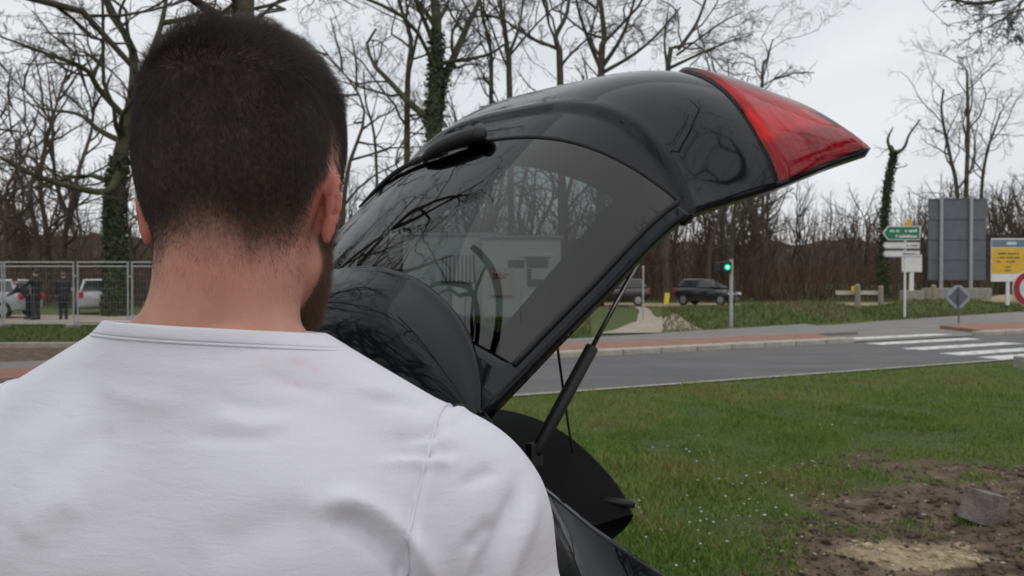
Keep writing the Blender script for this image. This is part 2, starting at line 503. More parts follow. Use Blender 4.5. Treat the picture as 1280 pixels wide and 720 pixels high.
def blades(name, x, y, h, w, tone, seed, label, bm_=None):
    rng = np.random.default_rng(seed)
    n = len(x)
    z = ground_z(x, y) - .004
    a = rng.uniform(0, 2 * PI, n); lean = rng.uniform(.15, .75, n) * h
    la = rng.uniform(0, 2 * PI, n)
    b = np.stack([x, y, z], 1); s = np.stack([np.cos(a) * w, np.sin(a) * w, 0 * w], 1)
    m = b + np.stack([np.cos(la) * lean * .35, np.sin(la) * lean * .35, h * .6], 1)
    t = b + np.stack([np.cos(la) * lean, np.sin(la) * lean, h], 1)
    near = y < 8.0                     # bent blades close by, single faces farther off
    k = int(near.sum())
    V1 = np.stack([b - s, b + s, m + s * .8, m - s * .8, t], 1)[near].reshape(-1, 3)
    V2 = np.stack([b - s * 1.15, b + s * 1.15, t], 1)[~near].reshape(-1, 3)
    i = np.arange(k) * 5; j = np.arange(n - k) * 3 + k * 5
    me = mesh_np(name, np.concatenate([V1, V2]), [np.stack([i, i + 1, i + 2, i + 3], 1), np.concatenate([np.stack([i + 3, i + 2, i + 4], 1), np.stack([j, j + 1, j + 2], 1)])])
    set_attr(me, 'tone', np.concatenate([np.repeat(tone[near], 5), np.repeat(tone[~near], 3)]))
    o = link(name, me, bm_ or M_GRASS); tag(o, label, 'grass', kind='stuff'); return o
def verge_grass():
    rng = np.random.default_rng(5)
    N = 420000
    # more blades close by, fewer far off: sample distance and bearing
    d = 3.6 * (16.0 / 3.6) ** rng.random(N)
    px = np.where(rng.random(N) < .86, rng.uniform(590, 1340, N), rng.uniform(-100, 590, N))
    x = (px - 640) / F_PX * d; y = d
    keep = (y < y_near(x) - .05 + .12 * rng.normal(0, 1, N) * .6)
    mu = mud_amount(x, y)
    keep &= rng.random(N) > np.clip(mu * 1.25 - .02, 0, .985)
    keep &= rng.random(N) > saw_amount(x, y)
    clump = fbm(x * 2.2, y * 2.2, oct=3, seed=51)
    keep &= rng.random(N) < .65 + .5 * clump
    x, y = x[keep], y[keep]; mu = mu[keep]; clump = clump[keep]
    n = len(x)
    big = fbm(x * .7, y * .7, oct=3, seed=52)
    h = rng.uniform(.018, .055, n) * (1 + .9 * np.clip(clump, -.6, 1)) * (1 - .4 * mu)
    tall = (rng.random(n) < .03) & (big > .05); h = np.where(tall, h * 2.2, h)
    w = rng.uniform(.0016, .0034, n) * (1 + .06 * y)
    dry = smst(.12, .55, fbm(x * .8 + 5, y * 1.3, oct=4, seed=53))
    tone = np.clip(rng.normal(.46, .16, n) + .38 * big + .18 * clump + .50 * dry * (rng.random(n) < .6) + .35 * tall, 0, 1)
    blades('verge_grass', x, y, h, w, tone, 6, 'short green grass covering the verge beside the road')
verge_grass()
def far_grass():
    rng = np.random.default_rng(15)
    N = 130000
    d = 20 + 30 * rng.random(N)
    px = rng.uniform(-30, 1310, N)
    x = (px - 640) / F_PX * d; y = d
    bank = (px > 640) & (y > BANK(x) + .05) & (y < 46 + .10 * x) 
    bank2 = (px > 640) & (y > np.maximum(BANK(x), y_far(x) + 4.0) + .1) & (x < 9.4) & (y < 46 + .10 * x)
    left = (px < 660) & (y > np.maximum(19.9, y_far(x) + 4.1)) & (y < np.where(px < 430, 29.9, 46))
    path = (px > 735) & (px < 770 + (y - 24) * 2.2 + 60) & (x < 6.6 - .10 * (y - 24) * 1.0) & (x > 2.5) & (y < 50)
    k = (bank | bank2 | left) & ~((px > 738) & (px < 828) & (y < 46)) 
    x, y = x[k], y[k]; n = len(x)
    dry = smst(.0, .5, fbm(x * .35, y * .35, oct=4, seed=61))
    lf = x < -5
    h = rng.uniform(.06, .20, n) * np.where(lf, .5, 1)
    tone = np.clip(rng.normal(.45, .16, n) + np.where(lf, -.1, .55) * dry, 0, 1)
    blades('bank_grass', x, y, h, rng.uniform(.015, .028, n), tone, 16, 'rough grass on the low banks beyond the road', M_GRASS_DRY)
far_grass()
# daisies, clods and stones lying in the churned verge
M_PETAL = mat('white_petals', (.78, .78, .76), rough=.7)
M_CLOD = mat('earth_clod', (.040, .027, .020), rough=.95, col2=(.13, .095, .068), vscale=25, bump=.6, bscale=60, bdist=.02)
M_STONE = mat('pale_stone', (.30, .27, .24), rough=.9, col2=(.55, .52, .47), vscale=20, bump=.4, bscale=80)
def scatter_lumps(name, n, sel, size, m, label, cat, seed, flat=.6):
    rng = np.random.default_rng(seed)
    bm = bmesh.new(); bmesh.ops.create_icosphere(bm, subdivisions=1, radius=1.0)
    B = np.array([v.co[:] for v in bm.verts]); Fc = np.array([[v.index for v in f.verts] for f in bm.faces]); bm.free()
    d = 3.7 * (9.5 / 3.7) ** rng.random(n * 6); px = rng.uniform(700, 1330, n * 6)
    x = (px - 640) / F_PX * d; y = d
    k = sel(x, y, rng); x, y = x[k][:n], y[k][:n]; n = len(x)
    s = size(rng, n)
    V = B[None] * s[:, None, None] * (1 + rng.uniform(-.3, .3, (n, len(B), 1)))
    V[:, :, 2] *= flat
    V += np.stack([x, y, ground_z(x, y) + s * flat * .35], 1)[:, None]
    o = link(name, mesh_np(name, V.reshape(-1, 3), (Fc[None] + (np.arange(n) * len(B))[:, None, None]).reshape(-1, 3)), m)
    tag(o, label, cat, kind='stuff'); return o
scatter_lumps('earth_clods', 2600, lambda x, y, r: (mud_amount(x, y) > .45) & (r.random(len(x)) > saw_amount(x, y)), lambda r, n: r.gamma(1.3, .006, n) + .003, M_CLOD, 'loose dark clods of churned earth on the verge', 'earth', 71)
scatter_lumps('pebbles', 240, lambda x, y, r: mud_amount(x, y) > .3, lambda r, n: r.gamma(1.4, .004, n) + .003, M_STONE, 'small pale stones scattered over the churned earth', 'pebbles', 72)
scatter_lumps('wood_chips', 900, lambda x, y, r: saw_amount(x, y) > .3, lambda r, n: r.gamma(1.5, .005, n) + .003, mat('wood_chip', (.30, .23, .13), rough=.9, col2=(.52, .44, .29), vscale=40), 'pale sawdust and wood chips spilled on the earth', 'sawdust', 73, .5)
scatter_lumps('daisies', 75, lambda x, y, r: (mud_amount(x, y) < .5) & (fbm(x * 1.2, y * 1.2, oct=2, seed=81) > .08), lambda r, n: r.uniform(.006, .012, n), M_PETAL, 'tiny white daisies dotted over the grass', 'flowers', 74, .4).location = (0, 0, .035)
# the squared block of stone lying tilted in the earth
c = G(1232, 655)
bm = bmesh.new(); bmesh.ops.create_cube(bm, size=1.0)
bmesh.ops.subdivide_edges(bm, edges=bm.edges, cuts=5, use_grid_fill=True)
for v in bm.verts:
    p = np.array(v.co) * (.23, .17, .20)
    q = np.array([1.0, 1.0, 1.0])
    n_ = float(fbm([p[0] * 14], [p[1] * 14], [p[2] * 14], oct=3, seed=91)[0])
    v.co = Vector(p * (1 + .07 * n_))
me = bpy.data.meshes.new('stone_block'); bm.to_mesh(me); bm.free()
M_BLOCK = mat('grey_stone', (.115, .098, .088), rough=.95, col2=(.26, .235, .215), vscale=9, bump=.7, bscale=45, bdist=.02)
blk = link('stone_block', me, M_BLOCK); blk.location = (c[0], c[1], .105); blk.rotation_euler = (math.radians(6), math.radians(14), math.radians(28))
tag(blk, 'squared grey stone block lying tilted in the churned earth', 'stone')
# ------------------------------------------------------------------ bare trees, wood and undergrowth
M_BARK = mat('bark', (.052, .044, .035), rough=.95, col2=(.115, .100, .078), vscale=3.5, bump=.8, bscale=14, bdist=.06, spec=.2)
M_MOSSY = mat('mossy_bark', (.045, .043, .028), rough=.95, col2=(.095, .092, .055), vscale=2.5, bump=.8, bscale=14, bdist=.06, spec=.2)
M_TWIG = mat('twigs', (.050, .042, .035), rough=.9, col2=(.095, .078, .064), vscale=.6, spec=.2)
M_WOOD = mat('woodland_twigs', (.060, .046, .038), rough=.95, col2=(.11, .085, .070), vscale=.25, spec=.15)
M_BRAMBLE = mat('bramble', (.072, .048, .037), rough=.95, col2=(.14, .096, .072), vscale=.5, spec=.15)
M_IVY = mat('ivy_leaf', (.014, .026, .010), rough=.5, col2=(.035, .060, .020), vscale=3, spec=.4)

def unit(v): return v / (np.linalg.norm(v, axis=-1, keepdims=True) + 1e-9)
def resample(pts, rad, n):
    c = catmull(pts, n); r = np.interp(np.linspace(0, 1, n), np.linspace(0, 1, len(rad)), rad)
    return c, r
def grow(rng, limbs, levels):
    """limbs: list of (points, radii); levels: dicts of seg, kids, ratio, ang, rr, wig, up, t0. Returns (P, R) arrays by level"""
    n0 = 16
    P = []; R = []
    for pts, rad in limbs:
        c, r = resample(pts, rad, n0); P.append(c); R.append(r)
    P = np.array(P); R = np.array(R)
    out = [(P, R)]
    for lv in levels:
        B, n = P.shape[:2]
        K = lv['kids']
        L0 = np.linalg.norm(np.diff(P, axis=1), axis=2).sum(1)
        pi = np.repeat(np.arange(B), K)
        t = lv['t0'] + (1 - lv['t0']) * (np.tile(np.arange(K), B) + rng.random(B * K)) / K
        q = np.clip(t * (n - 1), 0, n - 1.001); i = q.astype(int); f = (q - i)[:, None]
        st = P[pi, i] * (1 - f) + P[pi, i + 1] * f
        tg = unit(P[pi, i + 1] - P[pi, i])
        rl = R[pi, i] * (1 - f[:, 0]) + R[pi, i + 1] * f[:, 0]
        rv = rng.normal(0, 1, st.shape)
        side = unit(rv - tg * np.sum(rv * tg, 1)[:, None])
        a = np.radians(rng.normal(lv['ang'], lv['ang'] * .25, len(t)))[:, None]
        d = unit(tg * np.cos(a) + side * np.sin(a))
        ln = L0[pi] * lv['ratio'] * rng.uniform(.55, 1.25, len(t)) * (1.12 - .55 * t)
        if 'minlen' in lv: ln = np.maximum(ln, lv['minlen'] * rng.uniform(.6, 1.2, len(t)))
        m = lv['seg']
        Q = np.zeros((len(t), m, 3)); Q[:, 0] = st
        p = st
        for s in range(1, m):
            d = unit(d + rng.normal(0, lv['wig'], d.shape) + np.array([0, 0, lv['up']]))
            p = p + d * (ln / (m - 1))[:, None]
            Q[:, s] = p
        r0 = np.maximum(rl * lv['rr'] * rng.uniform(.7, 1.1, len(t)), lv.get('rmin', .006))
        RR = r0[:, None] * np.linspace(1, .35, m)[None]
        ok = Q[:, :, 2].min(1) > .25
        P, R = Q[ok], RR[ok]
        out.append((P, R))
    return out
def tubes(sets):
    """sets of (P (B,n,3), R (B,n), sides) to one vertex and face array"""
    VV, FF, off = [], [], 0
    for P, R, k in sets:
        B, n = P.shape[:2]
        T = np.empty_like(P); T[:, 1:-1] = P[:, 2:] - P[:, :-2]; T[:, 0] = P[:, 1] - P[:, 0]; T[:, -1] = P[:, -1] - P[:, -2]
        T = unit(T)
        ref = np.where(np.abs(T[:, :1, 2:3]) < .8, np.array([0, 0, 1.0]), np.array([1.0, 0, 0]))
        a = unit(np.cross(T, np.broadcast_to(ref, T.shape))); b = np.cross(T, a)
        th = 2 * PI * np.arange(k) / k
        ring = P[:, :, None] + R[:, :, None, None] * (a[:, :, None] * np.cos(th)[None, None, :, None] + b[:, :, None] * np.sin(th)[None, None, :, None])
        VV.append(ring.reshape(-1, 3))
        bi = (np.arange(B) * n * k)[:, None, None]; si = (np.arange(n - 1) * k)[None, :, None]; j = np.arange(k)[None, None]
        v0 = bi + si + j; v1 = bi + si + (j + 1) % k
        FF.append(np.stack([v0, v1, v1 + k, v0 + k], -1).reshape(-1, 4) + off)
        off += B * n * k
    return np.concatenate(VV), np.concatenate(FF)
def LV(seg, kids, ratio, ang, rr, wig, up, t0, **k):
    return dict(seg=seg, kids=kids, ratio=ratio, ang=ang, rr=rr, wig=wig, up=up, t0=t0, **k)
TALL = [LV(9, 9, .42, 48, .50, .20, .06, .25), LV(6, 6, .50, 45, .55, .22, .03, .2), LV(5, 5, .50, 42, .6, .22, .0, .2, rmin=.010), LV(3, 4, .5, 40, .6, .2, .0, .2, rmin=.008)]
OAK = [LV(9, 7, .50, 52, .50, .30, .05, .25), LV(7, 6, .52, 48, .55, .30, .03, .2), LV(5, 5, .52, 45, .6, .28, .02, .2, rmin=.011), LV(3, 4, .5, 42, .6, .24, .0, .15, rmin=.009)]
def build_tree(name, limbs, levels, seed, label, cat='tree', group=None, mtrunk=None, ivy=None, split=2):
    rng = np.random.default_rng(seed)
    base = np.array(limbs[0][0][0], float)
    limbs = [([np.asarray(p, float) - base for p in pts], rad) for pts, rad in limbs]
    # spread of the root flare
    g = grow(rng, limbs, levels)
    root = empty(name, base); tag(root, label, cat, group)
    V, F = tubes([(P, R, 10 if i == 0 else 6) for i, (P, R) in enumerate(g[:split])])
    link('trunk', mesh_np('trunk', V, F, True), mtrunk or M_BARK, root)
    V, F = tubes([(P, R, 5 if i == 0 else 3) for i, (P, R) in enumerate(g[split:])])
    link('crown', mesh_np('crown', V, F, False), M_TWIG, root)
    if ivy:
        VV = []
        for (li, t0, t1, cnt, spread) in ivy:
            P, R = g[0][0][li], g[0][1][li]
            t = rng.uniform(t0, t1, cnt) * (len(P) - 1.001); i = t.astype(int); f = (t - i)[:, None]
            c = P[i] * (1 - f) + P[i + 1] * f; r = R[i]
            a = rng.uniform(0, 2 * PI, cnt); o = np.stack([np.cos(a), np.sin(a), rng.normal(0, .3, cnt)], 1)
            c = c + o * (r + np.abs(rng.normal(0, spread, cnt)))[:, None]
            s1 = unit(rng.normal(0, 1, (cnt, 3))); s2 = unit(np.cross(s1, unit(o + rng.normal(0, .5, o.shape))))
            s = rng.uniform(.05, .11, cnt)[:, None]
            VV.append(np.stack([c - s1 * s, c - s2 * s * .7, c + s1 * s, c + s2 * s * .7], 1).reshape(-1, 3))
        V = np.concatenate(VV)
        link('ivy', mesh_np('ivy', V, np.arange(len(V)).reshape(-1, 4)), M_IVY, root)
    return root
def WL(pl, d, dd=0.0):
    n = len(pl)
    return [W(px, py, d + dd * i / max(1, n - 1)) for i, (px, py) in enumerate(pl)]

# the big forked tree behind the fence, long crooked limbs reaching to the left
d = 36
tr = [((143, 402), (145, 330), (143, 270), (148, 215), (158, 165), (168, 110), (166, 58), (140, 18), (120, -40)),
      ((150, 210), (136, 239), (87, 233), (35, 215), (-10, 190)),
      ((154, 178), (125, 163), (99, 143), (58, 137), (20, 122)),
      ((160, 150), (125, 112), (108, 87), (58, 67), (-5, 44)),
      ((118, 98), (131, 55), (100, 44), (58, 42)),
      ((168, 112), (190, 70), (207, 15), (215, -50), (240, -120)),
      ((168, 130), (230, 60), (300, 0), (360, -60)), ((205, 30), (260, 20), (330, 10), (400, -10), (450, 12))]
rd = [(.50, .43, .40, .36, .26, .20, .17, .12, .06), (.19, .15, .12, .09, .05), (.14, .11, .08, .05, .03), (.14, .12, .10, .07, .03), (.08, .06, .04, .03), (.17, .14, .10, .06, .03), (.14, .11, .08, .04), (.12, .10, .08, .05, .02)]
dds = [0, -4, 3, -3, 2, 4, -3, 2]
build_tree('oak_tree', [(WL(p, d, q), r) for p, q, r in zip(tr, dds, rd)], OAK, 1, 'large bare tree with crooked limbs and ivy on its trunk behind the mesh fence', mtrunk=M_MOSSY, ivy=[(0, .0, .42, 2300, .05)])
# the two-stemmed ivy-clad trunk rising behind the tailgate
d = 40
tr = [((540, 400), (541, 300), (542, 167), (545, 83), (546, 28), (542, -30), (548, -120)), ((544, 200), (553, 111), (570, 67), (587, 28), (602, -5), (622, -80)),
      ((545, 60), (530, 25), (518, -5), (505, -60)), ((547, 30), (560, 5), (575, -40))]
rd = [(.42, .38, .34, .28, .24, .18, .10), (.20, .21, .17, .13, .10, .05), (.13, .10, .08, .04), (.12, .08, .04)]
build_tree('ivy_tree', [(WL(p, d, q), r) for p, q, r in zip(tr, (0, 2, -2, 2), rd)], TALL, 2, 'tall forked tree with ivy-clad trunk rising just left of the raised tailgate', mtrunk=M_MOSSY, ivy=[(0, .0, .62, 2600, .10), (1, .0, .35, 400, .08)])
def simple(pl, r0, d, seed, label, levels=TALL, name='bare_tree', extra=(), group=None, **k):
    n = len(pl)
    limbs = [(WL(pl, d), list(r0 * np.linspace(1, .35, n)))]
    for e, r in extra:
        limbs.append((WL(e, d, random.Random(seed).uniform(-3, 3)), list(r * np.linspace(1, .3, len(e)))))
    return build_tree(name, limbs, levels, seed, label, group=group, **k)
simple([(508, 400), (509, 194), (510, 100), (514, 50), (500, 5), (492, -60)], .19, 43, 3, 'slender bare tree standing left of the ivy-clad forked trunk', extra=[([(512, 90), (522, 45), (530, 10), (536, -40)], .09), ([(510, 145), (530, 142), (548, 128)], .06)])
simple([(474, 400), (470, 190), (458, 130), (455, 90)], .10, 46, 4, 'thin sapling with fine twigs beside the man\'s head')
simple([(640, 400), (637, 119), (634, 60), (626, 5), (624, -80)], .20, 45, 5, 'straight dark trunk above the middle of the raised tailgate', extra=[([(636, 70), (650, 30), (655, -20)], .10)])
simple([(613, 400), (614, 125), (613, 60), (602, 15), (596, -60)], .15, 46, 6, 'thin trunk between the ivy-clad tree and the straight dark trunk', extra=[([(614, 110), (597, 82), (585, 55)], .06)])
simple([(703, 400), (700, 95), (697, 60), (695, 45), (709, 15), (716, -50)], .22, 47, 7, 'crooked oak above the wiper end of the raised tailgate', OAK, extra=[([(697, 62), (680, 55), (662, 48), (650, 35)], .11), ([(700, 85), (712, 70), (740, 45), (770, 30)], .09)])
simple([(750, 400), (751, 90), (755, 50), (750, 0), (745, -60)], .25, 50, 8, 'broad bare tree with a fan of branches above the tailgate', OAK, extra=[([(751, 88), (735, 50), (722, 10), (715, -40)], .14), ([(752, 85), (775, 50), (790, 10), (800, -40)], .14), ([(752, 92), (790, 70), (820, 45), (850, 10)], .12)])
simple([(832, 400), (834, 92), (850, 60), (870, 30), (885, -10)], .20, 54, 9, 'bare tree with branches leaning right above the tail lamp', OAK, extra=[([(836, 86), (870, 70), (905, 55), (940, 44)], .11), ([(834, 90), (830, 50), (835, 10)], .10), ([(845, 70), (900, 30), (930, 15)], .08)])
simple([(955, 400), (952, 110), (958, 75), (965, 50)], .13, 62, 10, 'smaller bare tree peeping over the tail lamp', OAK, extra=[([(952, 108), (975, 95), (995, 88)], .06)])
simple([(1104, 372), (1105, 284), (1109, 233), (1116, 194), (1113, 182)], .21, 55, 11, 'broken-topped ivy trunk with antler-like fork behind the direction sign', [LV(5, 4, .25, 50, .4, .25, .05, .6), LV(4, 4, .5, 45, .6, .25, .0, .3, rmin=.012), LV(4, 3, .5, 42, .6, .22, 0, .3, rmin=.009)],
       extra=[([(1116, 196), (1109, 178), (1111, 168), (1115, 160)], .12), ([(1116, 194), (1129, 185), (1136, 168), (1149, 150)], .13)], mtrunk=M_MOSSY, ivy=[(0, .0, .8, 3000, .10)])
simple([(1198, 366), (1196, 244), (1187, 197), (1176, 143), (1178, 112)], .22, 75, 12, 'left of three thin bare trees behind the billboard', group='thin trees behind the billboard')
simple([(1206, 366), (1207, 244), (1209, 168), (1208, 120), (1207, 88)], .24, 75, 13, 'tallest of three thin bare trees, straight up behind the billboard', group='thin trees behind the billboard')
simple([(1224, 366), (1226, 244), (1232, 194), (1241, 165), (1250, 140)], .18, 76, 14, 'right-leaning thin bare tree behind the billboard edge', group='thin trees behind the billboard')
simple([(917, 378), (914, 325), (917, 270), (922, 240), (925, 190)], .16, 49, 15, 'slim mossy trunk rising behind the traffic light', mtrunk=M_MOSSY)
simple([(1570, 400), (1560, 200), (1540, 20), (1500, -160)], .30, 22, 16, 'tree beyond the picture edge with twigs hanging into the upper right corner', OAK,
       extra=[([(1540, 40), (1440, -30), (1330, -20), (1230, 5), (1180, -2)], .09), ([(1400, -28), (1300, -10), (1258, 20), (1240, 48)], .04), ([(1330, -18), (1270, 15), (1215, 20)], .03)])
# trees behind the photographer, mirrored in the paintwork
def free_tree(x, y, h, seed, label, levels, r=.32):
    rng = np.random.default_rng(seed)
    pts = [(x + rng.normal(0, .35) * i, y + rng.normal(0, .35) * i, h * i / 4 - .1) for i in range(5)]
    limbs = [(pts, [r, r * .85, r * .65, r * .4, r * .15])]
    for k in range(4):
        a = rng.uniform(0, 2 * PI); t = rng.uniform(.25, .6)
        b = np.array(pts[0]) + (np.array(pts[4]) - np.array(pts[0])) * t
        limbs.append(([b, b + np.array([math.cos(a) * h * .10, math.sin(a) * h * .10, h * .08]), b + np.array([math.cos(a) * h * .22, math.sin(a) * h * .22, h * .22]), b + np.array([math.cos(a) * h * .28, math.sin(a) * h * .28, h * .38])], [r * .5, r * .4, r * .25, r * .08]))
    return build_tree('bare_tree', limbs, levels, seed, label, group='trees mirrored in the paintwork')
for k, (x, y, h) in enumerate(((-15, 4.5, 15), (-19, 1, 17), (-22, 8, 15), (-12, 1.5, 13), (-27, 12, 17), (15, 4, 12), (19, 1, 14))):
    free_tree(x, y, h, 40 + k, 'bare tree outside the picture, mirrored in the black paintwork', OAK[:3])

free_tree(-2.3, -3.2, 14, 71, 'spreading tree overhead, its branches mirrored in the near side of the rear window', OAK[:3], .34)
free_tree(-9.5, 10.5, 15, 72, 'tree left of the picture, mirrored in the far side of the rear window', OAK[:3], .30)
free_tree(-13.5, 13.0, 15, 73, 'second tree left of the picture, mirrored low in the rear window', OAK[:3], .28)
free_tree(3.4, -2.6, 14, 75, 'spreading tree behind the photographer, its branches mirrored high in the tailgate', OAK[:3], .32)
free_tree(7.5, 1.0, 12, 74, 'tree right of the picture, mirrored beside the tail lamp', OAK[:3], .30)
# a tall tree whose trunk stands hidden behind the man, its crown mirrored in the rear window
_b = W(300, 452, 16.0); _b[2] = -.1
_l = [([_b, _b + (0, 0, 4), _b + (.1, .1, 8), _b + (.3, .3, 11), _b + (.2, .8, 15)], [.26, .23, .19, .12, .05])]
for _k, (_a, _z) in enumerate(((.3, 7.4), (1.3, 8.2), (2.4, 7.8), (3.6, 8.6), (4.6, 9.0), (5.6, 8.0), (.9, 10.0), (2.9, 10.5))):
    _s = _b + (.1, .1, _z)
    _l.append(([_s, _s + (math.cos(_a) * 1.2, math.sin(_a) * 1.2, 1.1), _s + (math.cos(_a) * 2.4, math.sin(_a) * 2.4, 2.8), _s + (math.cos(_a) * 3.0, math.sin(_a) * 3.0, 5.0)], [.12, .09, .06, .02]))
build_tree('bare_tree', _l, OAK[:3], 60, 'tall tree hidden behind the man, its crown mirrored in the rear window')
# dense wood beyond: many young and tall trees that read as one mass
def wood():
    rng = np.random.default_rng(77)
    var = []
    for k in range(7):
        h = 1.0
        tall = k < 4
        pts = [np.array([rng.normal(0, .02) * i, rng.normal(0, .02) * i, h * i / 4]) for i in range(5)]
        limbs = [(pts, [.013, .011, .008, .005, .002])]
        if tall:
            lv = [LV(5, 12, .30, 46, .5, .18, .06, .22), LV(4, 5, .5, 42, .55, .2, .02, .2, rmin=.0012), LV(3, 3, .6, 40, .6, .2, .0, .2, rmin=.0012)]
        else:
            lv = [LV(5, 13, .42, 32, .5, .16, .08, .05), LV(4, 5, .45, 34, .55, .2, .03, .2, rmin=.0016), LV(3, 3, .5, 36, .6, .2, .0, .2, rmin=.0014)]
        def fix(g):  # unit-sized trees: the ground test must not cut them
            return g
        off = np.array([0, 0, 1.0])
        g = grow(rng, [([p + off for p in pts], limbs[0][1])], lv)
        V, F = tubes([(P - off, R, 5 if i == 0 else 3) for i, (P, R) in enumerate(g)])
        var.append((V, F))
    VV, FF, o = [], [], 0
    def put(x, y, h, k, sq=1.0):
        nonlocal o
        V, F = var[k]
        a = rng.uniform(0, 2 * PI); c, s = math.cos(a), math.sin(a)
        v = V * np.array([h * sq, h * sq, h])
        v = np.stack([v[:, 0] * c - v[:, 1] * s + x, v[:, 0] * s + v[:, 1] * c + y, v[:, 2] + max(-.1, float(ground_z(np.array([x]), np.array([y]))[0]) - .1)], 1)
        VV.append(v); FF.append(F + o); o += len(v)
    def at(px, d, h, k, sq=1.0): put((px - 640) / F_PX * d, d, h, k, sq)
    for i in range(28):      # left, behind the fence and the man
        d = rng.uniform(46, 75); at(rng.uniform(-80, 330), d, rng.uniform(11, 18), rng.integers(0, 4))
    for i in range(38):      # behind the tailgate
        d = rng.uniform(55, 85); at(rng.uniform(330, 960), d, rng.uniform(11, 19), rng.integers(0, 4))
    for i in range(72):      # young brown growth on the right
        px = rng.uniform(760, 1330); d = rng.uniform(56, 92)
        top = np.interp(px, [760, 900, 990, 1035, 1060, 1150, 1330], [240, 245, 228, 258, 262, 250, 238]) + rng.normal(0, 8)
        at(px, d, (348 - top) / F_PX * d + .6, rng.integers(4, 7), 1.15)
    for i in range(30):
        px = rng.uniform(-60, 760); d = rng.uniform(50, 80)
        at(px, d, rng.uniform(5, 9), rng.integers(4, 7), 1.1)
    for i in range(50):
        px = rng.uniform(-40, 1330); d = rng.uniform(84, 96)
        at(px, d, np.interp(px, [0, 700, 1000, 1330], [11, 11, 9.5, 9.5]) * rng.uniform(.8, 1.1), rng.integers(4, 7), 1.3)
    V = np.concatenate(VV); F = np.concatenate(FF)
    o_ = link('woodland', mesh_np('woodland', V, F), M_WOOD)
    tag(o_, 'dense leafless brown wood filling the background', 'wood', kind='stuff')
wood()
def bramble():
    rng = np.random.default_rng(88)
    n = 9500
    px = rng.uniform(-60, 1340, n); d = 44 + 26 * rng.random(n) ** .8
    k = ~((px > 700) & (d < 57)); px, d = px[k], d[k]; n = len(px)
    x = (px - 640) / F_PX * d; y = d
    hgt = rng.uniform(.7, 3.2, n) * (1 + .5 * fbm(x * .15, y * .15, oct=3, seed=89)) * np.interp(d, [44, 60], [.6, 1.1])
    a = rng.uniform(0, 2 * PI, n); sp = rng.uniform(.2, .8, n) * hgt
    t = np.linspace(0, 1, 5)[None]
    P = np.stack([x[:, None] + np.cos(a)[:, None] * sp[:, None] * t, y[:, None] + np.sin(a)[:, None] * sp[:, None] * t,
                  hgt[:, None] * np.sin(t * rng.uniform(1.4, 2.5, n)[:, None]) + ground_z(x, y)[:, None] - .05], 2)
    P[:, 1:] += rng.normal(0, .09, P[:, 1:].shape)
    R = rng.uniform(.012, .028, n)[:, None] * np.linspace(1, .5, 5)[None]
    sets = [(P, R, 3)]
    n = 5000                       # poles of the young wood on the rise behind
    px = rng.uniform(-60, 1340, n); d = rng.uniform(92, 116, n); x = (px - 640) / F_PX * d
    z0 = 7.0 * smst(96, 116, d) - .5
    h = rng.uniform(2.5, 6.5, n); t = np.linspace(0, 1, 5)[None]
    P = np.stack([x[:, None] + rng.normal(0, .7, n)[:, None] * t, d[:, None] + rng.normal(0, .7, n)[:, None] * t, z0[:, None] + h[:, None] * t], 2)
    P[:, 1:] += rng.normal(0, .12, P[:, 1:].shape)
    sets.append((P, rng.uniform(.03, .07, n)[:, None] * np.linspace(1, .3, 5)[None], 3))
    V, F = tubes(sets)
    o = link('undergrowth', mesh_np('undergrowth', V, F), M_BRAMBLE); tag(o, 'brown bramble undergrowth along the edge of the wood', 'undergrowth', kind='stuff')
bramble()
# low wooded rise that closes the view
hx = np.linspace(-200, 200, 300); hy = np.linspace(96, 190, 30)
Xh, Yh = np.meshgrid(hx, hy, indexing='ij')
Zh = (7.2 + 1.6 * fbm(Xh * .03, Yh * .03, oct=4, seed=95) + 1.5 * fbm(Xh * .3, Yh * .3, oct=3, seed=96)) * smst(96, 116, Yh) * smst(190, 150, Yh) - .3
M_RISE = mat('wooded_rise', (.058, .046, .039), rough=1.0, col2=(.105, .086, .073), vscale=.5, bump=1.0, bscale=1.2, bdist=.8, spec=.1)
hl_ = link('hill', mesh_np('hill', np.stack([Xh.ravel(), Yh.ravel(), Zh.ravel()], 1), quad_grid(300, 30), True), M_RISE); tag(hl_, kind='structure')
# ------------------------------------------------------------------ the black car with its tailgate up
M_PAINT = mat('black_paint', (0.007, 0.008, 0.011), rough=0.045, spec=0.18)
M_PLASTIC = mat('black_plastic', (0.012, 0.012, 0.013), rough=0.55, bump=0.15, bscale=400, bdist=0.001)
M_RUBBER = mat('rubber', (0.010, 0.010, 0.010), rough=0.75, bump=0.1, bscale=200, bdist=0.001)
M_FELT = mat('black_felt', (0.006, 0.006, 0.007), rough=0.95, var=0.3, vscale=300, bump=0.5, bscale=700, bdist=0.002, sheen=0.05, spec=0.2)
M_STEEL = mat('strut_steel', (0.25, 0.24, 0.23), rough=0.3, metal=1.0, var=0.2, vscale=40)
M_CHROME = mat('chrome', (0.75, 0.76, 0.78), rough=0.08, metal=1.0)
M_TYRE = mat('tyre_rubber', (0.014, 0.014, 0.014), rough=0.85, bump=0.3, bscale=120)
M_RIM = mat('alloy_rim', (0.35, 0.36, 0.37), rough=0.35, metal=0.9)
M_FRIT = mat('black_frit', (0.004, 0.004, 0.005), rough=0.3)

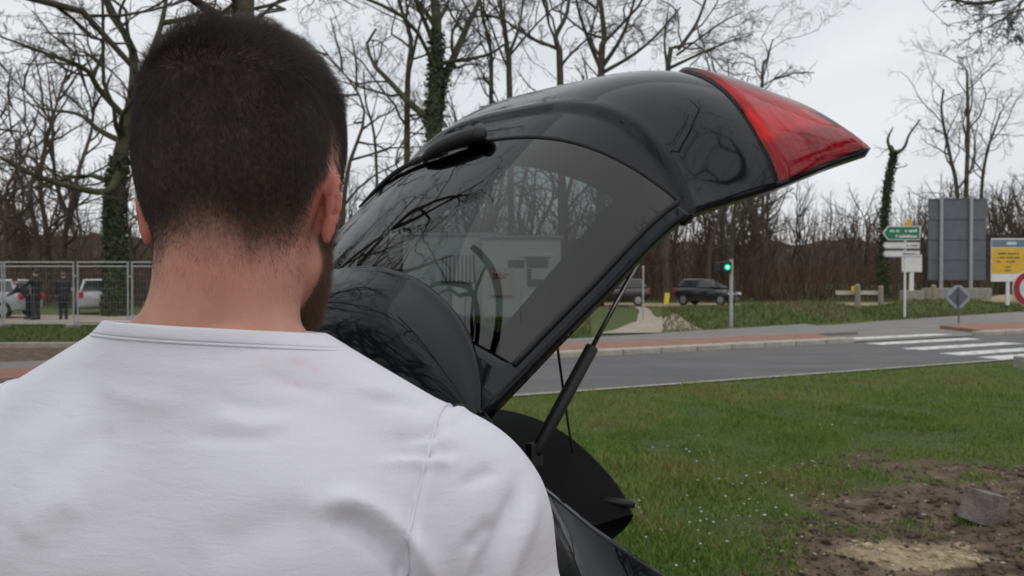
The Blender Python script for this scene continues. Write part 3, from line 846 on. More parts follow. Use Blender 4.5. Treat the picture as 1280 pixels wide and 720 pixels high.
def glass_mat(name, tint, gloss_rough=0.015, ior=1.5):
    m = bpy.data.materials.new(name); m.use_nodes = True
    n, l = m.node_tree.nodes, m.node_tree.links
    n.clear()
    out = n.new('ShaderNodeOutputMaterial')
    mx = n.new('ShaderNodeMixShader')
    fr = n.new('ShaderNodeFresnel'); fr.inputs['IOR'].default_value = ior
    tr = n.new('ShaderNodeBsdfTransparent'); tr.inputs['Color'].default_value = (*tint, 1)
    gl = n.new('ShaderNodeBsdfGlossy'); gl.inputs['Roughness'].default_value = gloss_rough
    l.new(fr.outputs[0], mx.inputs[0]); l.new(tr.outputs[0], mx.inputs[1]); l.new(gl.outputs[0], mx.inputs[2])
    l.new(mx.outputs[0], out.inputs[0])
    return m
M_GLASS = glass_mat('tinted_glass', (0.15, 0.18, 0.175), 0.010, 1.54)
M_GLASS_DARK = glass_mat('dark_side_glass', (0.10, 0.11, 0.11))

def red_lens():
    m = mat('red_lens', (0.42, 0.008, 0.016), rough=0.25, spec=.4)
    n, l = m.node_tree.nodes, m.node_tree.links
    b = n['Principled BSDF']
    tc = n.new('ShaderNodeTexCoord')
    mp = n.new('ShaderNodeMapping'); mp.inputs['Scale'].default_value = (55, 8, 8)
    wv = n.new('ShaderNodeTexNoise'); wv.inputs['Scale'].default_value = 1.0; wv.inputs['Detail'].default_value = 2
    l.new(tc.outputs['Object'], mp.inputs[0]); l.new(mp.outputs[0], wv.inputs['Vector'])
    at = n.new('ShaderNodeAttribute'); at.attribute_name = 'band'
    rp = n.new('ShaderNodeValToRGB')
    e = rp.color_ramp.elements
    e[0].position = 0.0; e[0].color = (0.40, 0.012, 0.03, 1)
    e[1].position = 1.0; e[1].color = (0.34, 0.03, 0.045, 1)
    for p, c in ((0.24, (0.42, 0.011, 0.028, 1)), (0.31, (0.95, 0.016, 0.020, 1)), (0.48, (0.95, 0.018, 0.026, 1)), (0.54, (0.62, 0.015, 0.035, 1)), (0.62, (0.85, 0.03, 0.08, 1)), (0.8, (0.70, 0.025, 0.06, 1))):
        x = rp.color_ramp.elements.new(p); x.color = c
    l.new(at.outputs['Fac'], rp.inputs[0])
    mx = n.new('ShaderNodeMix'); mx.data_type = 'RGBA'; mx.blend_type = 'MULTIPLY'
    mr = n.new('ShaderNodeMapRange'); mr.inputs['From Min'].default_value = 0.35; mr.inputs['From Max'].default_value = 0.6
    mr.inputs['To Min'].default_value = 0.55; mr.inputs['To Max'].default_value = 1.05
    l.new(wv.outputs['Fac'], mr.inputs['Value'])
    cb = n.new('ShaderNodeCombineColor')
    for i in range(3): l.new(mr.outputs[0], cb.inputs[i])
    mx.inputs[0].default_value = 0.7
    l.new(rp.outputs[0], mx.inputs[6]); l.new(cb.outputs[0], mx.inputs[7])
    l.new(mx.outputs[2], b.inputs['Base Color'])
    return m
M_REDLENS = red_lens()
M_LENS = glass_mat('clear_red_lens', (1.0, 0.50, 0.55), 0.03, 1.42)

TH = math.radians(47)
CR = np.array([math.sin(TH), math.cos(TH), 0.0]); CA = np.array([-math.cos(TH), math.sin(TH), 0.0])
CAR_O = np.array([-0.059, 1.575, 0.0]) + 0.6 * CA
car = empty('car', CAR_O, math.radians(90) - TH)
tag(car, 'black hatchback with its tailgate raised, just in front of the man in the white shirt', 'car')

KT = np.array([0, .25, .5, .62, .75, .9, 1])
KC = np.array([(.03, 1.43), (.25, 1.715), (.50, 1.972), (.63, 2.083), (.80, 2.172), (1.00, 2.205), (1.165, 2.165)])
KE = np.array([(0, .60, 1.351), (.275, .645, 1.56), (.549, .681, 1.747), (.68, .70, 1.782), (.837, .73, 1.823), (1.05, .765, 1.895), (1.2, .79, 1.944)])
KP = np.array([2.0, 2.4, 2.8, 3.2, 3.6, 3.3, 3.2])
def hermite(x, X, Y):
    m = np.gradient(Y, X, axis=0)
    i = np.clip(np.searchsorted(X, x) - 1, 0, len(X) - 2)
    h = X[i + 1] - X[i]; t = (x - X[i]) / h
    if Y.ndim > 1: h = h[:, None]; t = t[:, None]
    return (2*t**3-3*t**2+1)*Y[i] + (t**3-2*t**2+t)*h*m[i] + (-2*t**3+3*t**2)*Y[i+1] + (t**3-t**2)*h*m[i+1]
def gate_raw(t, s):
    t = np.asarray(t, float).ravel(); s = np.asarray(s, float).ravel()
    c = hermite(t, KT, KC); e = hermite(t, KT, KE); p = hermite(t, KT, KP)
    f = (np.abs(s) ** p)
    return np.stack([c[:, 0] + (e[:, 0] - c[:, 0]) * f, e[:, 1] * s, c[:, 1] + (e[:, 2] - c[:, 1]) * f], 1)
def gate_n(t, s):
    t = np.asarray(t, float).ravel(); s = np.asarray(s, float).ravel()
    e = 1e-3
    dt = gate_raw(t + e, s) - gate_raw(t - e, s); ds = gate_raw(t, s + e) - gate_raw(t, s - e)
    n = np.cross(dt, ds)
    n /= np.linalg.norm(n, axis=1)[:, None] + 1e-12
    return n * np.where(n[:, 2] < 0, -1, 1)[:, None]
def gate(t, s, off=0.0):
    off = np.asarray(off, float)
    return gate_raw(t, s) + gate_n(t, s) * (off.ravel()[:, None] if off.ndim else off)
def ledge(t, s):
    """the sunken ledge between the glass and the crease, and a shallow crease beyond"""
    w = 0.5 + 0.105 * np.clip(1 - np.abs(s) ** 5, 0, 1) + 0.008
    rec = -0.011 * smst(0.49, 0.495, t) * (1 - smst(w - 0.030, w, t))
    lip = 0.0012 * np.exp(-((t - w - 0.004) / 0.012) ** 2) * (np.abs(s) < 0.98)
    return rec + lip
def grid_faces(nr, nc, mask=None):
    i, j = np.meshgrid(np.arange(nr - 1), np.arange(nc - 1), indexing='ij')
    f = np.stack([i * nc + j, i * nc + j + 1, (i + 1) * nc + j + 1, (i + 1) * nc + j], -1)
    if mask is not None:
        return f[mask]
    return f.reshape(-1, 4)
def grid_obj(name, P, nr, nc, m, parent, mask=None, smooth=True, solid=0.0, flip=False):
    f = grid_faces(nr, nc, mask)
    if flip: f = f[:, ::-1]
    me = mesh_np(name, P, f, smooth)
    o = link(name, me, m, parent)
    if solid:
        md = o.modifiers.new('thickness', 'SOLIDIFY'); md.thickness = abs(solid); md.offset = -1 if solid > 0 else 1
        md.use_even_offset = False
    return o

GT0, GT1, GS = 0.085, 0.495, 0.955       # edges of the rear window
# tailgate shell, with an opening where the window is bonded
tt = np.unique(np.concatenate([np.linspace(0, GT0 + .015, 4), np.linspace(GT0 + .015, GT1 - .012, 30), np.linspace(GT1 - .012, .64, 40), np.linspace(.64, 1, 40)]))
ss = np.unique(np.concatenate([np.linspace(-1, -GS + .03, 8), np.linspace(-GS + .03, GS - .03, 70), np.linspace(GS - .03, 1, 8)]))
Tg, Sg = np.meshgrid(tt, ss, indexing='ij')
P = gate(Tg, Sg, ledge(Tg, Sg))
tm = (tt[:-1] + tt[1:]) / 2; sm = (ss[:-1] + ss[1:]) / 2
hole = ((tm > GT0 + .015) & (tm < GT1 - .012))[:, None] & (np.abs(sm) < GS - .03)[None, :]
gate_o = grid_obj('tailgate', P, len(tt), len(ss), M_PAINT, car, ~hole, solid=0.03)
if gate_o.data.polygons[0].normal.z < 0:
    gate_o.data.flip_normals()
# rear window
tt2 = np.linspace(GT0, GT1, 40); ss2 = np.linspace(-GS, GS, 80)
Tg, Sg = np.meshgrid(tt2, ss2, indexing='ij')
win = grid_obj('rear_window', gate(Tg, Sg, 0.003), 40, 80, M_GLASS, gate_o)
if win.data.polygons[1600].normal.z < 0:
    win.data.flip_normals()
# black fritted border under the glass
tt3 = np.unique(np.concatenate([np.linspace(GT0 + .002, GT0 + .03, 4), np.linspace(GT0 + .03, GT1 - .075, 30), np.linspace(GT1 - .075, GT1 - .004, 6)]))
ss3 = np.unique(np.concatenate([np.linspace(-GS + .003, -.82, 6), np.linspace(-.82, .82, 60), np.linspace(.82, GS - .003, 4)]))
Tg, Sg = np.meshgrid(tt3, ss3, indexing='ij')
tm = (tt3[:-1] + tt3[1:]) / 2; sm = (ss3[:-1] + ss3[1:]) / 2
hole = ((tm > GT0 + .03) & (tm < GT1 - .075))[:, None] & (np.abs(sm) < .82)[None, :]
grid_obj('window_border', gate(Tg, Sg, 0.0012), len(tt3), len(ss3), M_FRIT, win, ~hole)
# rubber seal round the window
def seal_path():
    p = [(GT1 + .003, s) for s in np.linspace(-GS, GS, 60)]
    q = [(t, GS + .004) for t in np.linspace(GT1, GT0, 30)]
    r = [(t, -GS - .004) for t in np.linspace(GT0, GT1, 30)]
    return r + p + q
sp = seal_path()
mb = MB()
pts = gate([a for a, b in sp], [b for a, b in sp], 0.002)
mb.tube(pts, 0.006, 6)
mb.build('window_seal', M_RUBBER, win, smooth=True)
# inner trim panel
tt4 = np.linspace(.53, .96, 24); ss4 = np.linspace(-.9, .9, 40)
Tg, Sg = np.meshgrid(tt4, ss4, indexing='ij')
grid_obj('inner_trim', gate(Tg, Sg, -0.055 - 0.02 * np.sin(np.pi * (Tg - .53) / .43)), 24, 40, M_PLASTIC, gate_o, solid=0.01)
# tail lamps on the tailgate corners
def lamp(side):
    nv, ns = 26, 34
    sv = np.linspace(0.30, 0.999, ns)
    vv = np.linspace(0, 1, nv)
    V, Sx = np.meshgrid(vv, sv, indexing='ij')
    tl = 0.750 + 0.205 * (1 - Sx) ** 0.9 + 0.05 * smst(0.5, 0.30, Sx)
    t = tl + (0.997 - tl) * V
    edge = np.minimum.reduce([V * 14, (1 - V) * 14, (Sx - .30) * 20, (1 - Sx) * 60, np.ones_like(V)])
    off = 0.001 + 0.016 * np.sqrt(np.clip(edge, 0, 1))
    o = grid_obj('tail_lamp', gate(t, Sx * side, off), nv, ns, M_LENS, gate_o, flip=(side < 0))
    if o.data.polygons[200].normal.z < 0: o.data.flip_normals()
    # ribbed reflectors under the clear red lens, in bands that run towards the pointed tip
    nv2, ns2 = 70, 50
    V2_, S2_ = np.meshgrid(np.linspace(.01, .99, nv2), np.linspace(.32, .994, ns2), indexing='ij')
    tl2 = 0.750 + 0.205 * (1 - S2_) ** 0.9 + 0.05 * smst(0.5, 0.30, S2_)
    t2 = tl2 + (0.997 - tl2) * V2_
    q = (1 - S2_) * 2.4 - 0.06 * V2_ + 0.06
    rib = .0022 * np.abs(np.sin(V2_ * 40)) * smst(.26, .20, q) - .004 * smst(.24, .30, q) * smst(.52, .46, q) + .002 * smst(.54, .60, q)
    r_ = grid_obj('reflector', gate(t2, S2_ * side, .0045 + rib), nv2, ns2, M_REDLENS, o, flip=(side < 0))
    set_attr(r_.data, 'band', np.clip(q, 0, 1).ravel())
    mb = MB()
    tb = tl[0] - 0.004
    mb.tube(gate(tb, sv * side, 0.000), 0.0022, 6)
    mb.build('lamp_gasket', M_RUBBER, o, smooth=True)
    return o
for sd in (-1, 1):
    lamp(sd)
# roof spoiler: lip standing proud of the glass, facing forward now that the gate is up
us = np.linspace(-0.6, 0.6, 61)
q = np.abs(us / 0.6)
te_z = 1.622 - 0.271 * q ** 2.3
te_r = 0.115 - 0.115 * q ** 4
b_z = 1.425 - 0.074 * q ** 2
b_r = -0.035 + 0.02 * q ** 2
rows = []
for a in np.linspace(0, 1, 14):
    bul = 0.028 * np.sin(np.pi * a) * (1 - q ** 6)
    r = b_r + (te_r - b_r) * a - bul; z = b_z + (te_z - b_z) * a + bul * 0.4
    rows.append(np.stack([r, us, z], 1))
lip = rows[-1]
for a, (dr, dz) in enumerate(((.006, .006), (.017, .008), (.026, .002), (.026, -.014))):
    k = (1 - q ** 8)
    rows.append(lip + np.stack([dr * k, 0 * us, dz * k], 1))
g0 = gate(np.full(61, .10), us / 0.615, -0.004)
for a in (0.33, 0.66, 1.0):
    rows.append(rows[17] * (1 - a) + g0 * a)
P = np.concatenate(rows)
spo = grid_obj('spoiler', P, len(rows), 61, M_PAINT, gate_o, flip=True)
# wiper: pivot hub, arm and blade lying along the far half of the glass
hub = empty_ = None
pv = gate([.508], [0.015], 0.0)[0]; pn = gate_n([.508], [0.015])[0]
mb = MB()
mb.tube([pv - pn * 0.01, pv + pn * 0.03, pv + pn * 0.045], [0.026, 0.024, 0.014], 14)
wip = mb.build('wiper', M_PLASTIC, gate_o, smooth=True)
def on_gate(lst):
    return [gate([t], [s], o)[0] for t, s, o in lst]
arm = catmull(on_gate([(.500, -.075, .026), (.494, -.02, .030), (.480, .09, .030), (.468, .17, .026), (.460, .25, .018)]), 14)
mb = MB()
mb.tube(arm, np.interp(np.linspace(0, 1, 14), [0, .12, .3, .8, 1], [.012, .020, .022, .019, .009]), 10)
mb.tube(on_gate([(.512, -.045, .034), (.498, -.070, .032), (.482, -.095, .026)]), [.016, .020, .016], 12)
mb.build('wiper_arm', M_PLASTIC, wip, smooth=True)
bl = catmull(on_gate([(.466, .10, .014), (.466, .26, .014), (.462, .48, .012), (.452, .78, .010)]), 16)
mb = MB()
mb.tube(bl, np.interp(np.linspace(0, 1, 16), [0, .1, .9, 1], [.004, .008, .007, .003]), 8)
mb.build('wiper_blade', M_RUBBER, wip, smooth=True)
# gas strut, near side and far side
for sd in (-1, 1):
    top = gate([.425], [sd * .965], -0.035)[0]
    bot = np.array([.205, sd * .535, 1.235])
    d = top - bot
    mb = MB()
    mb.tube([bot, bot + d * 0.02, bot + d * 0.47, bot + d * 0.475], [.010, .0145, .0145, .012], 14)
    st = mb.build('gas_strut', M_PLASTIC, car, smooth=True)
    mb = MB(); mb.tube([bot + d * 0.46, bot + d * 0.95], .0052, 10)
    mb.build('strut_rod', M_STEEL, st, smooth=True)
    mb = MB()
    mb.tube([bot + d * 0.93, bot + d * 0.945, bot + d * 0.985, bot + d * 1.01], [.008, .015, .016, .010], 12)
    mb.box(bot + d * 1.0, (.03, .03, .035))
    mb.build('strut_ball_joint', M_PLASTIC, st, bevel=0.004)
    mb = MB(); mb.box(bot, (.035, .02, .05))
    mb.build('strut_bracket', M_PLASTIC, st, bevel=0.004)

# ---- body shell
PROF = [(0, 0, 0), (.30, -.02, 0), (.52, -.055, 0), (.60, -.079, 0)]      # roof arch: u, dz
def body_station(r):
    zr = np.interp(r, [-3.45, -3.3, -2.55, -2.45, -1.75, -1.2, -.5, 0], [.70, .78, .93, .98, 1.32, 1.385, 1.405, 1.43])
    k = np.interp(r, [-3.5, -3.2, -2.4, -.6, 0], [.62, .84, .97, 1.0, 1.0])
    roof_w = np.interp(r, [-3.45, -2.5, -1.75, 0], [.95, 1.12, .98, 1.0])
    belt = np.interp(r, [-3.45, -2.5, -1.5, 0], [.62, .88, .92, .95])
    ed = zr - .079
    pts = [(0, zr), (.30 * roof_w * k, zr - .02), (.52 * roof_w * k, zr - .055), (.60 * roof_w * k, ed)]
    pts += [(.655 * k, ed + (belt - ed) * .30), (.735 * k, ed + (belt - ed) * .66), (.82 * k, belt), (.855 * k, belt - .09), (.865 * k, min(.62, belt - .12)), (.86 * k, .42), (.83 * k, .24)]
    return pts
rs = np.unique(np.concatenate([np.linspace(-3.45, -2.4, 12), np.linspace(-2.4, -1.7, 8), np.linspace(-1.7, -0.02, 20)]))
def shell(sd):
    rows = []
    for r in rs:
        p = catmull(body_station(r), 41)
        rows.append(np.stack([np.full(41, r), p[:, 0] * sd, p[:, 1]], 1))
    return np.array(rows)
for sd in (-1, 1):
    S_ = shell(sd)
    nr, nc = S_.shape[:2]
    o = grid_obj('body_side', S_.reshape(-1, 3), nr, nc, M_PAINT, car, flip=(sd > 0))
    o.name = 'body_panel'
    # side windows follow the shell, a few millimetres proud
    def patch(name, r0, r1, c0, c1, m, off, par):
        ii = np.where((rs >= r0) & (rs <= r1))[0]
        sub = S_[ii][:, c0:c1 + 1].copy()
        sub[..., 1] += sd * off
        sub[..., 2] += off * 0.5
        return grid_obj(name, sub.reshape(-1, 3), len(ii), c1 - c0 + 1, m, par, flip=(sd > 0))
    patch('side_window', -1.62, -.98, 14, 23, M_GLASS_DARK, 0.005, car)
    patch('side_window', -.92, -.22, 14, 23, M_GLASS_DARK, 0.005, car)
    d1 = patch('door', -1.80, -.95, 24, 38, M_PAINT, 0.003, car)
    d2 = patch('door', -.93, -.25, 24, 38, M_PAINT, 0.003, car)
    for dd, r in ((d1, -1.08), (d2, -.36)):
        mb = MB(); mb.box((r, sd * .872, .86), (.17, .03, .022))
        mb.build('door_handle', M_PAINT, dd, bevel=0.006)
    mb = MB()
    mb.box((-1.72, sd * .93, 1.0), (.10, .17, .12)); mb.build('wing_mirror', M_PAINT, car, bevel=0.03)
    patch('windscreen', -2.40, -1.82, 0, 9, M_GLASS_DARK, 0.004, car)
    mb = MB(); mb.box((-3.22, sd * .62, .66), (.22, .30, .14)); mb.build('headlamp', M_CHROME, car, bevel=0.04)
    for r in (-2.55, -0.02):
        mb = MB()
        c = Vector((r, sd * .78, .315))
        prof = [(.20, -.10), (.30, -.10), (.315, -.07), (.315, .07), (.30, .10), (.20, .10)]
        n = 28
        vs, fs = [], []
        for i in range(n):
            a = 2 * PI * i / n
            for (q_, y_) in prof:
                vs.append(c + Vector((math.cos(a) * q_, y_, math.sin(a) * q_)))
        for i in range(n):
            for j in range(len(prof)):
                a0 = i * 6 + j; a1 = i * 6 + (j + 1) % 6; b0 = ((i + 1) % n) * 6 + j; b1 = ((i + 1) % n) * 6 + (j + 1) % 6
                fs.append((a0, a1, b1, b0))
        mb.add(vs, fs)
        wh = mb.build('wheel', M_TYRE, car, smooth=True)
        mb = MB()
        mb.tube([c + Vector((0, -sd * .05, 0)), c + Vector((0, sd * .07, 0)), c + Vector((0, sd * .085, 0))], [.205, .205, .05], 24)
        mb.build('rim', M_RIM, wh)
# rear quarters, from the roof pillar down to the bumper
qr = [0.0, 0.07, .134, .25, .384, .50, .60, .70, .765]
qt = [(.60, 1.351), (.603, 1.275), (.612, 1.198), (.655, 1.095), (.715, .989), (.745, .91), (.755, .85), (.745, .79), (.70, .745)]
for sd in (-1, 1):
    rows = []
    for r, (u, z) in zip(np.interp(np.linspace(0, 1, 33), np.linspace(0, 1, 9), qr), catmull(qt, 33)):
        k = np.interp(r, [0, .4, .65, .8], [1, .985, .93, .84])
        a = (z - .40)
        pts = [(u, z), (u + .012, z - .004), (u + (.845 * k - u) * .55, z - min(.16, a * .35)), (.845 * k + .0, .40 + a * .42), (.865 * k, .46), (.86 * k, .38), (.83 * k, .24)]
        p = catmull(pts, 25)
        rows.append(np.stack([np.full(25, r), p[:, 0] * sd, p[:, 1]], 1))
    rows = np.concatenate(rows)
    o = grid_obj('rear_quarter', rows, 33, 25, M_PAINT, car, flip=(sd > 0), solid=0.012)
    # black return of the opening (weather strip)
    mb = MB(); tp = catmull([(a, sd * (u - .018), z - .006) for a, (u, z) in zip(qr, qt)], 30)
    mb.tube(tp, 0.013, 8)
    mb.build('weather_strip', M_RUBBER, o, smooth=True)
    # dark inner side wall of the boot
    rows = []
    for (a, (u, z)) in zip(qr, qt):
        rows.append([(a - .02, sd * (u - .03), z - .01), (a - .03, sd * (u - .09), z - .10), (a - .03, sd * .56, .62), (a - .03, sd * .55, .58)])
    front = [[(-.55, sd * .58, 1.33), (-.55, sd * .56, 1.2), (-.55, sd * .55, .62), (-.55, sd * .55, .58)]]
    P = np.array(front + rows).reshape(-1, 3)
    grid_obj('boot_side_trim', P, len(rows) + 1, 4, M_FELT, car, smooth=True, solid=0.004)
# rear bumper, boot floor, seat back
mb = MB()
ph = np.linspace(-PI / 2, PI / 2, 25)
prof = [(.700, .00), (.715, .03), (.60, .075), (.45, .085), (.34, .06), (.25, .0)]
P = []
for a in ph:
    u = .80 * math.sin(a); r0 = .70 + .10 * math.cos(a) ** .5 if math.cos(a) > 0 else .70
    for z, d in prof:
        P.append((r0 + d - (.04 if z > .69 else 0), u * (1 + d * .4), z))
grid_obj('rear_bumper', np.array(P), 25, 6, M_PAINT, car, solid=0.01)
mb = MB(); mb.box((.09, 0, .59), (1.25, 1.10, .03)); mb.build('boot_floor', M_FELT, car)
mb = MB(); mb.box((-.50, 0, .90), (.12, 1.12, .60)); mb.build('seat_back', M_FELT, car, bevel=0.04)
mb = MB(); mb.box((-1.4, 0, .22), (3.9, 1.5, .05)); mb.build('underbody', M_PLASTIC, car)
# parcel shelf: arched, felt covered, lifted by a cord
nu, na = 41, 14
rows = []
for a in np.linspace(0, 1, na):
    for x in np.linspace(-1, 1, nu):
        hw = 0.50
        r = -.42 + (.985 + .02 * (1 - x * x)) * a
        z = (1.045 + .01 * a) + (.175 * a ** 1.2) * (1 - abs(x) ** 2.6) - .02 * max(0, abs(x) - .93) / .07
        rows.append((r, hw * x * (1 - .04 * (1 - a)), z))
shelf = grid_obj('parcel_shelf', np.array(rows), na, nu, M_FELT, car, flip=True)
# thick rolled rear edge that drops down from the shelf
rows = []
for dz, dr in ((0, 0), (-.01, .012), (-.05, .018), (-.10, .010), (-.15, -.02), (-.155, -.06)):
    for x in np.linspace(-1, 1, nu):
        r = .565 + .02 * (1 - x * x) + dr
        zt = 1.055 + .175 * (1 - abs(x) ** 2.6) - .02 * max(0, abs(x) - .93) / .07
        k = 1 - .55 * abs(x) ** 3
        rows.append((r, .50 * x * (1 + dz * .6), zt + dz * k))
grid_obj('shelf_edge', np.array(rows), 6, nu, M_FELT, shelf)
for sd in (-1, 1):
    mb = MB(); mb.tube([(.50, sd * .46, 1.075), (.55, sd * .485, 1.062), (.575, sd * .50, 1.056)], [.009, .010, .008], 10)
    mb.build('shelf_peg', M_PLASTIC, shelf, smooth=True)
    a = gate([.10], [sd * .90], -0.02)[0]; a = gate([.16], [sd * .985], -0.03)[0]
    b = np.array([.53, sd * .34, 1.165])
    mb = MB(); mb.tube([a, a * .66 + b * .34 - np.array([0, 0, .004]), a * .33 + b * .67 - np.array([0, 0, .005]), b], .0028, 6)
    mb.build('shelf_cord', M_RUBBER, shelf)
# ------------------------------------------------------------------ people: bodies as one implicit surface each
class Field:
    """signed distance field on a tensor grid whose spacing may vary; primitives blend smoothly"""
    def __init__(s, xs, ys, zs):
        s.ax = [np.asarray(a, np.float32) for a in (xs, ys, zs)]
        s.D = np.full([len(a) for a in s.ax], 0.5, np.float32)
    def _sub(s, lo, hi):
        sl = []
        for a, l, h in zip(s.ax, lo, hi):
            i0 = max(0, np.searchsorted(a, l) - 1); i1 = min(len(a), np.searchsorted(a, h) + 1)
            sl.append(slice(i0, max(i1, i0)))
        return tuple(sl)
    def put(s, lo, hi, fn, k=0.0, op='u', pad=0.08):
        lo = np.asarray(lo) - pad; hi = np.asarray(hi) + pad
        sl = s._sub(lo, hi)
        if any(q.stop <= q.start for q in sl): return
        X, Y, Z = np.meshgrid(*[a[q] for a, q in zip(s.ax, sl)], indexing='ij', sparse=True)
        d2 = fn(X, Y, Z).astype(np.float32)
        d1 = s.D[sl]
        if op == 'u':
            if k <= 0: r = np.minimum(d1, d2)
            else:
                h = np.clip(0.5 + 0.5 * (d2 - d1) / k, 0, 1)
                r = d2 + (d1 - d2) * h - k * h * (1 - h)
        else:
            d2 = -d2
            if k <= 0: r = np.maximum(d1, d2)
            else:
                h = np.clip(0.5 - 0.5 * (d2 - d1) / k, 0, 1)
                r = d2 + (d1 - d2) * h + k * h * (1 - h)
        s.D[sl] = r
    def cone(s, a, b, ra, rb, k=0.02, op='u', pad=0.06):
        a = np.asarray(a, float); b = np.asarray(b, float)
        rm = max(ra, rb)
        ab = b - a; L2 = float(ab @ ab) + 1e-12
        def fn(X, Y, Z):
            t = np.clip(((X - a[0]) * ab[0] + (Y - a[1]) * ab[1] + (Z - a[2]) * ab[2]) / L2, 0, 1)
            dx = X - a[0] - t * ab[0]; dy = Y - a[1] - t * ab[1]; dz = Z - a[2] - t * ab[2]
            return np.sqrt(dx * dx + dy * dy + dz * dz) - (ra + (rb - ra) * t)
        s.put(np.minimum(a, b) - rm, np.maximum(a, b) + rm, fn, k, op, pad)
    def chain(s, pts, rad, k=0.02):
        for i in range(len(pts) - 1):
            s.cone(pts[i], pts[i + 1], rad[i], rad[i + 1], k)
    def ell(s, c, r, k=0.02, op='u', R=None, p=2.0, pad=0.05):
        c = np.asarray(c, float); r = np.asarray(r, float); rm = r.max()
        def fn(X, Y, Z):
            x, y, z = X - c[0], Y - c[1], Z - c[2]
            if R is not None:
                x, y, z = (R[0, 0] * x + R[1, 0] * y + R[2, 0] * z, R[0, 1] * x + R[1, 1] * y + R[2, 1] * z, R[0, 2] * x + R[1, 2] * y + R[2, 2] * z)
            q = (np.abs(x / r[0]) ** p + np.abs(y / r[1]) ** p + np.abs(z / r[2]) ** p) ** (1.0 / p)
            return (q - 1) * r.min() * np.clip(q, 0.75, 1.6)
        s.put(c - rm, c + rm, fn, k, op, pad)
    def loft(s, tab, k=0.02, p=2.3, grow=0.0):
        tab = np.asarray(tab, float)
        z0, z1 = tab[0, 0], tab[-1, 0]
        def fn(X, Y, Z):
            zc = np.clip(Z, z0, z1)
            a = np.interp(zc, tab[:, 0], tab[:, 1]) + grow; b = np.interp(zc, tab[:, 0], tab[:, 2]) + grow; cy = np.interp(zc, tab[:, 0], tab[:, 3])
            q = (np.abs(X / a) ** p + np.abs((Y - cy) / b) ** p) ** (1 / p)
            d = (q - 1) * np.minimum(a, b)
            dz = np.abs(Z - zc)
            return np.where(dz > 0, np.sqrt(np.maximum(d, 0) ** 2 + dz ** 2) + np.minimum(d, 0) * 0, d)
        am = tab[:, 1].max() + grow; bm = tab[:, 2].max() + grow
        s.put((-am, -bm - .05, z0), (am, bm + .05, z1), fn, k)
    def mesh(s):
        D = s.D; X, Y, Z = s.ax
        S = D < 0
        nx, ny, nz = D.shape
        c = np.zeros((nx - 1, ny - 1, nz - 1), np.int8)
        for a in (0, 1):
            for b in (0, 1):
                for e in (0, 1):
                    c += S[a:nx - 1 + a, b:ny - 1 + b, e:nz - 1 + e]
        act = (c > 0) & (c < 8)
        I, J, K = np.nonzero(act)
        idx = -np.ones(act.shape, np.int64); idx[I, J, K] = np.arange(len(I))
        acc = np.zeros((len(I), 3)); cnt = np.zeros(len(I))
        cor = [(a, b, e) for a in (0, 1) for b in (0, 1) for e in (0, 1)]
        for p in cor:
            for ax in range(3):
                if p[ax]: continue
                q = list(p); q[ax] = 1
                d0 = D[I + p[0], J + p[1], K + p[2]]; d1 = D[I + q[0], J + q[1], K + q[2]]
                m = (d0 < 0) != (d1 < 0)
                t = np.where(m, d0 / np.where(m, d0 - d1, 1), 0)
                p0 = np.stack([X[I + p[0]], Y[J + p[1]], Z[K + p[2]]], 1).astype(float)
                p1 = np.stack([X[I + q[0]], Y[J + q[1]], Z[K + q[2]]], 1)
                acc += (p0 + (p1 - p0) * t[:, None]) * m[:, None]; cnt += m
        V = acc / cnt[:, None]
        F = []
        for ax in range(3):
            sh0 = [slice(None)] * 3; sh1 = [slice(None)] * 3
            sh0[ax] = slice(0, -1); sh1[ax] = slice(1, None)
            a, b = S[tuple(sh0)], S[tuple(sh1)]
            i, j, k = np.nonzero(a != b)
            o1, o2 = [(1, 2), (2, 0), (0, 1)][ax]
            P = np.stack([i, j, k], 1)
            n = np.array(D.shape)
            ok = (P[:, o1] > 0) & (P[:, o2] > 0) & (P[:, o1] < n[o1] - 1) & (P[:, o2] < n[o2] - 1)
            P = P[ok]
            fl = a[P[:, 0], P[:, 1], P[:, 2]]
            def cid(d1, d2):
                Q = P.copy(); Q[:, o1] -= d1; Q[:, o2] -= d2
                return idx[Q[:, 0], Q[:, 1], Q[:, 2]]
            q = np.stack([cid(1, 1), cid(0, 1), cid(0, 0), cid(1, 0)], 1)
            q = np.where(fl[:, None], q, q[:, ::-1])
            F.append(q)
        return V, np.concatenate(F)

def relax(V, F, it=2, lam=0.5):
    """Laplacian smoothing on a quad mesh"""
    for _ in range(it):
        s = np.zeros_like(V); c = np.zeros(len(V))
        for a, b in ((0, 1), (1, 2), (2, 3), (3, 0)):
            np.add.at(s, F[:, a], V[F[:, b]]); np.add.at(s, F[:, b], V[F[:, a]])
            np.add.at(c, F[:, a], 1); np.add.at(c, F[:, b], 1)
        V = V + lam * (s / np.maximum(c, 1)[:, None] - V)
    return V

def vnormals(V, F):
    n = np.cross(V[F[:, 2]] - V[F[:, 0]], V[F[:, 3]] - V[F[:, 1]])
    N = np.zeros_like(V)
    for a in range(4): np.add.at(N, F[:, a], n)
    return N / (np.linalg.norm(N, axis=1)[:, None] + 1e-12)

def rotz(a):
    c, s = math.cos(a), math.sin(a)
    return np.array([[c, -s, 0], [s, c, 0], [0, 0, 1.0]])
def roty(a):
    c, s = math.cos(a), math.sin(a)
    return np.array([[c, 0, s], [0, 1, 0], [-s, 0, c]])
def rotx(a):
    c, s = math.cos(a), math.sin(a)
    return np.array([[1, 0, 0], [0, c, -s], [0, s, c]])

def frange(*segs):
    """axis samples from (start, end, step) runs"""
    a = [np.arange(s, e, st) for s, e, st in segs]
    return np.unique(np.round(np.concatenate(a), 5))

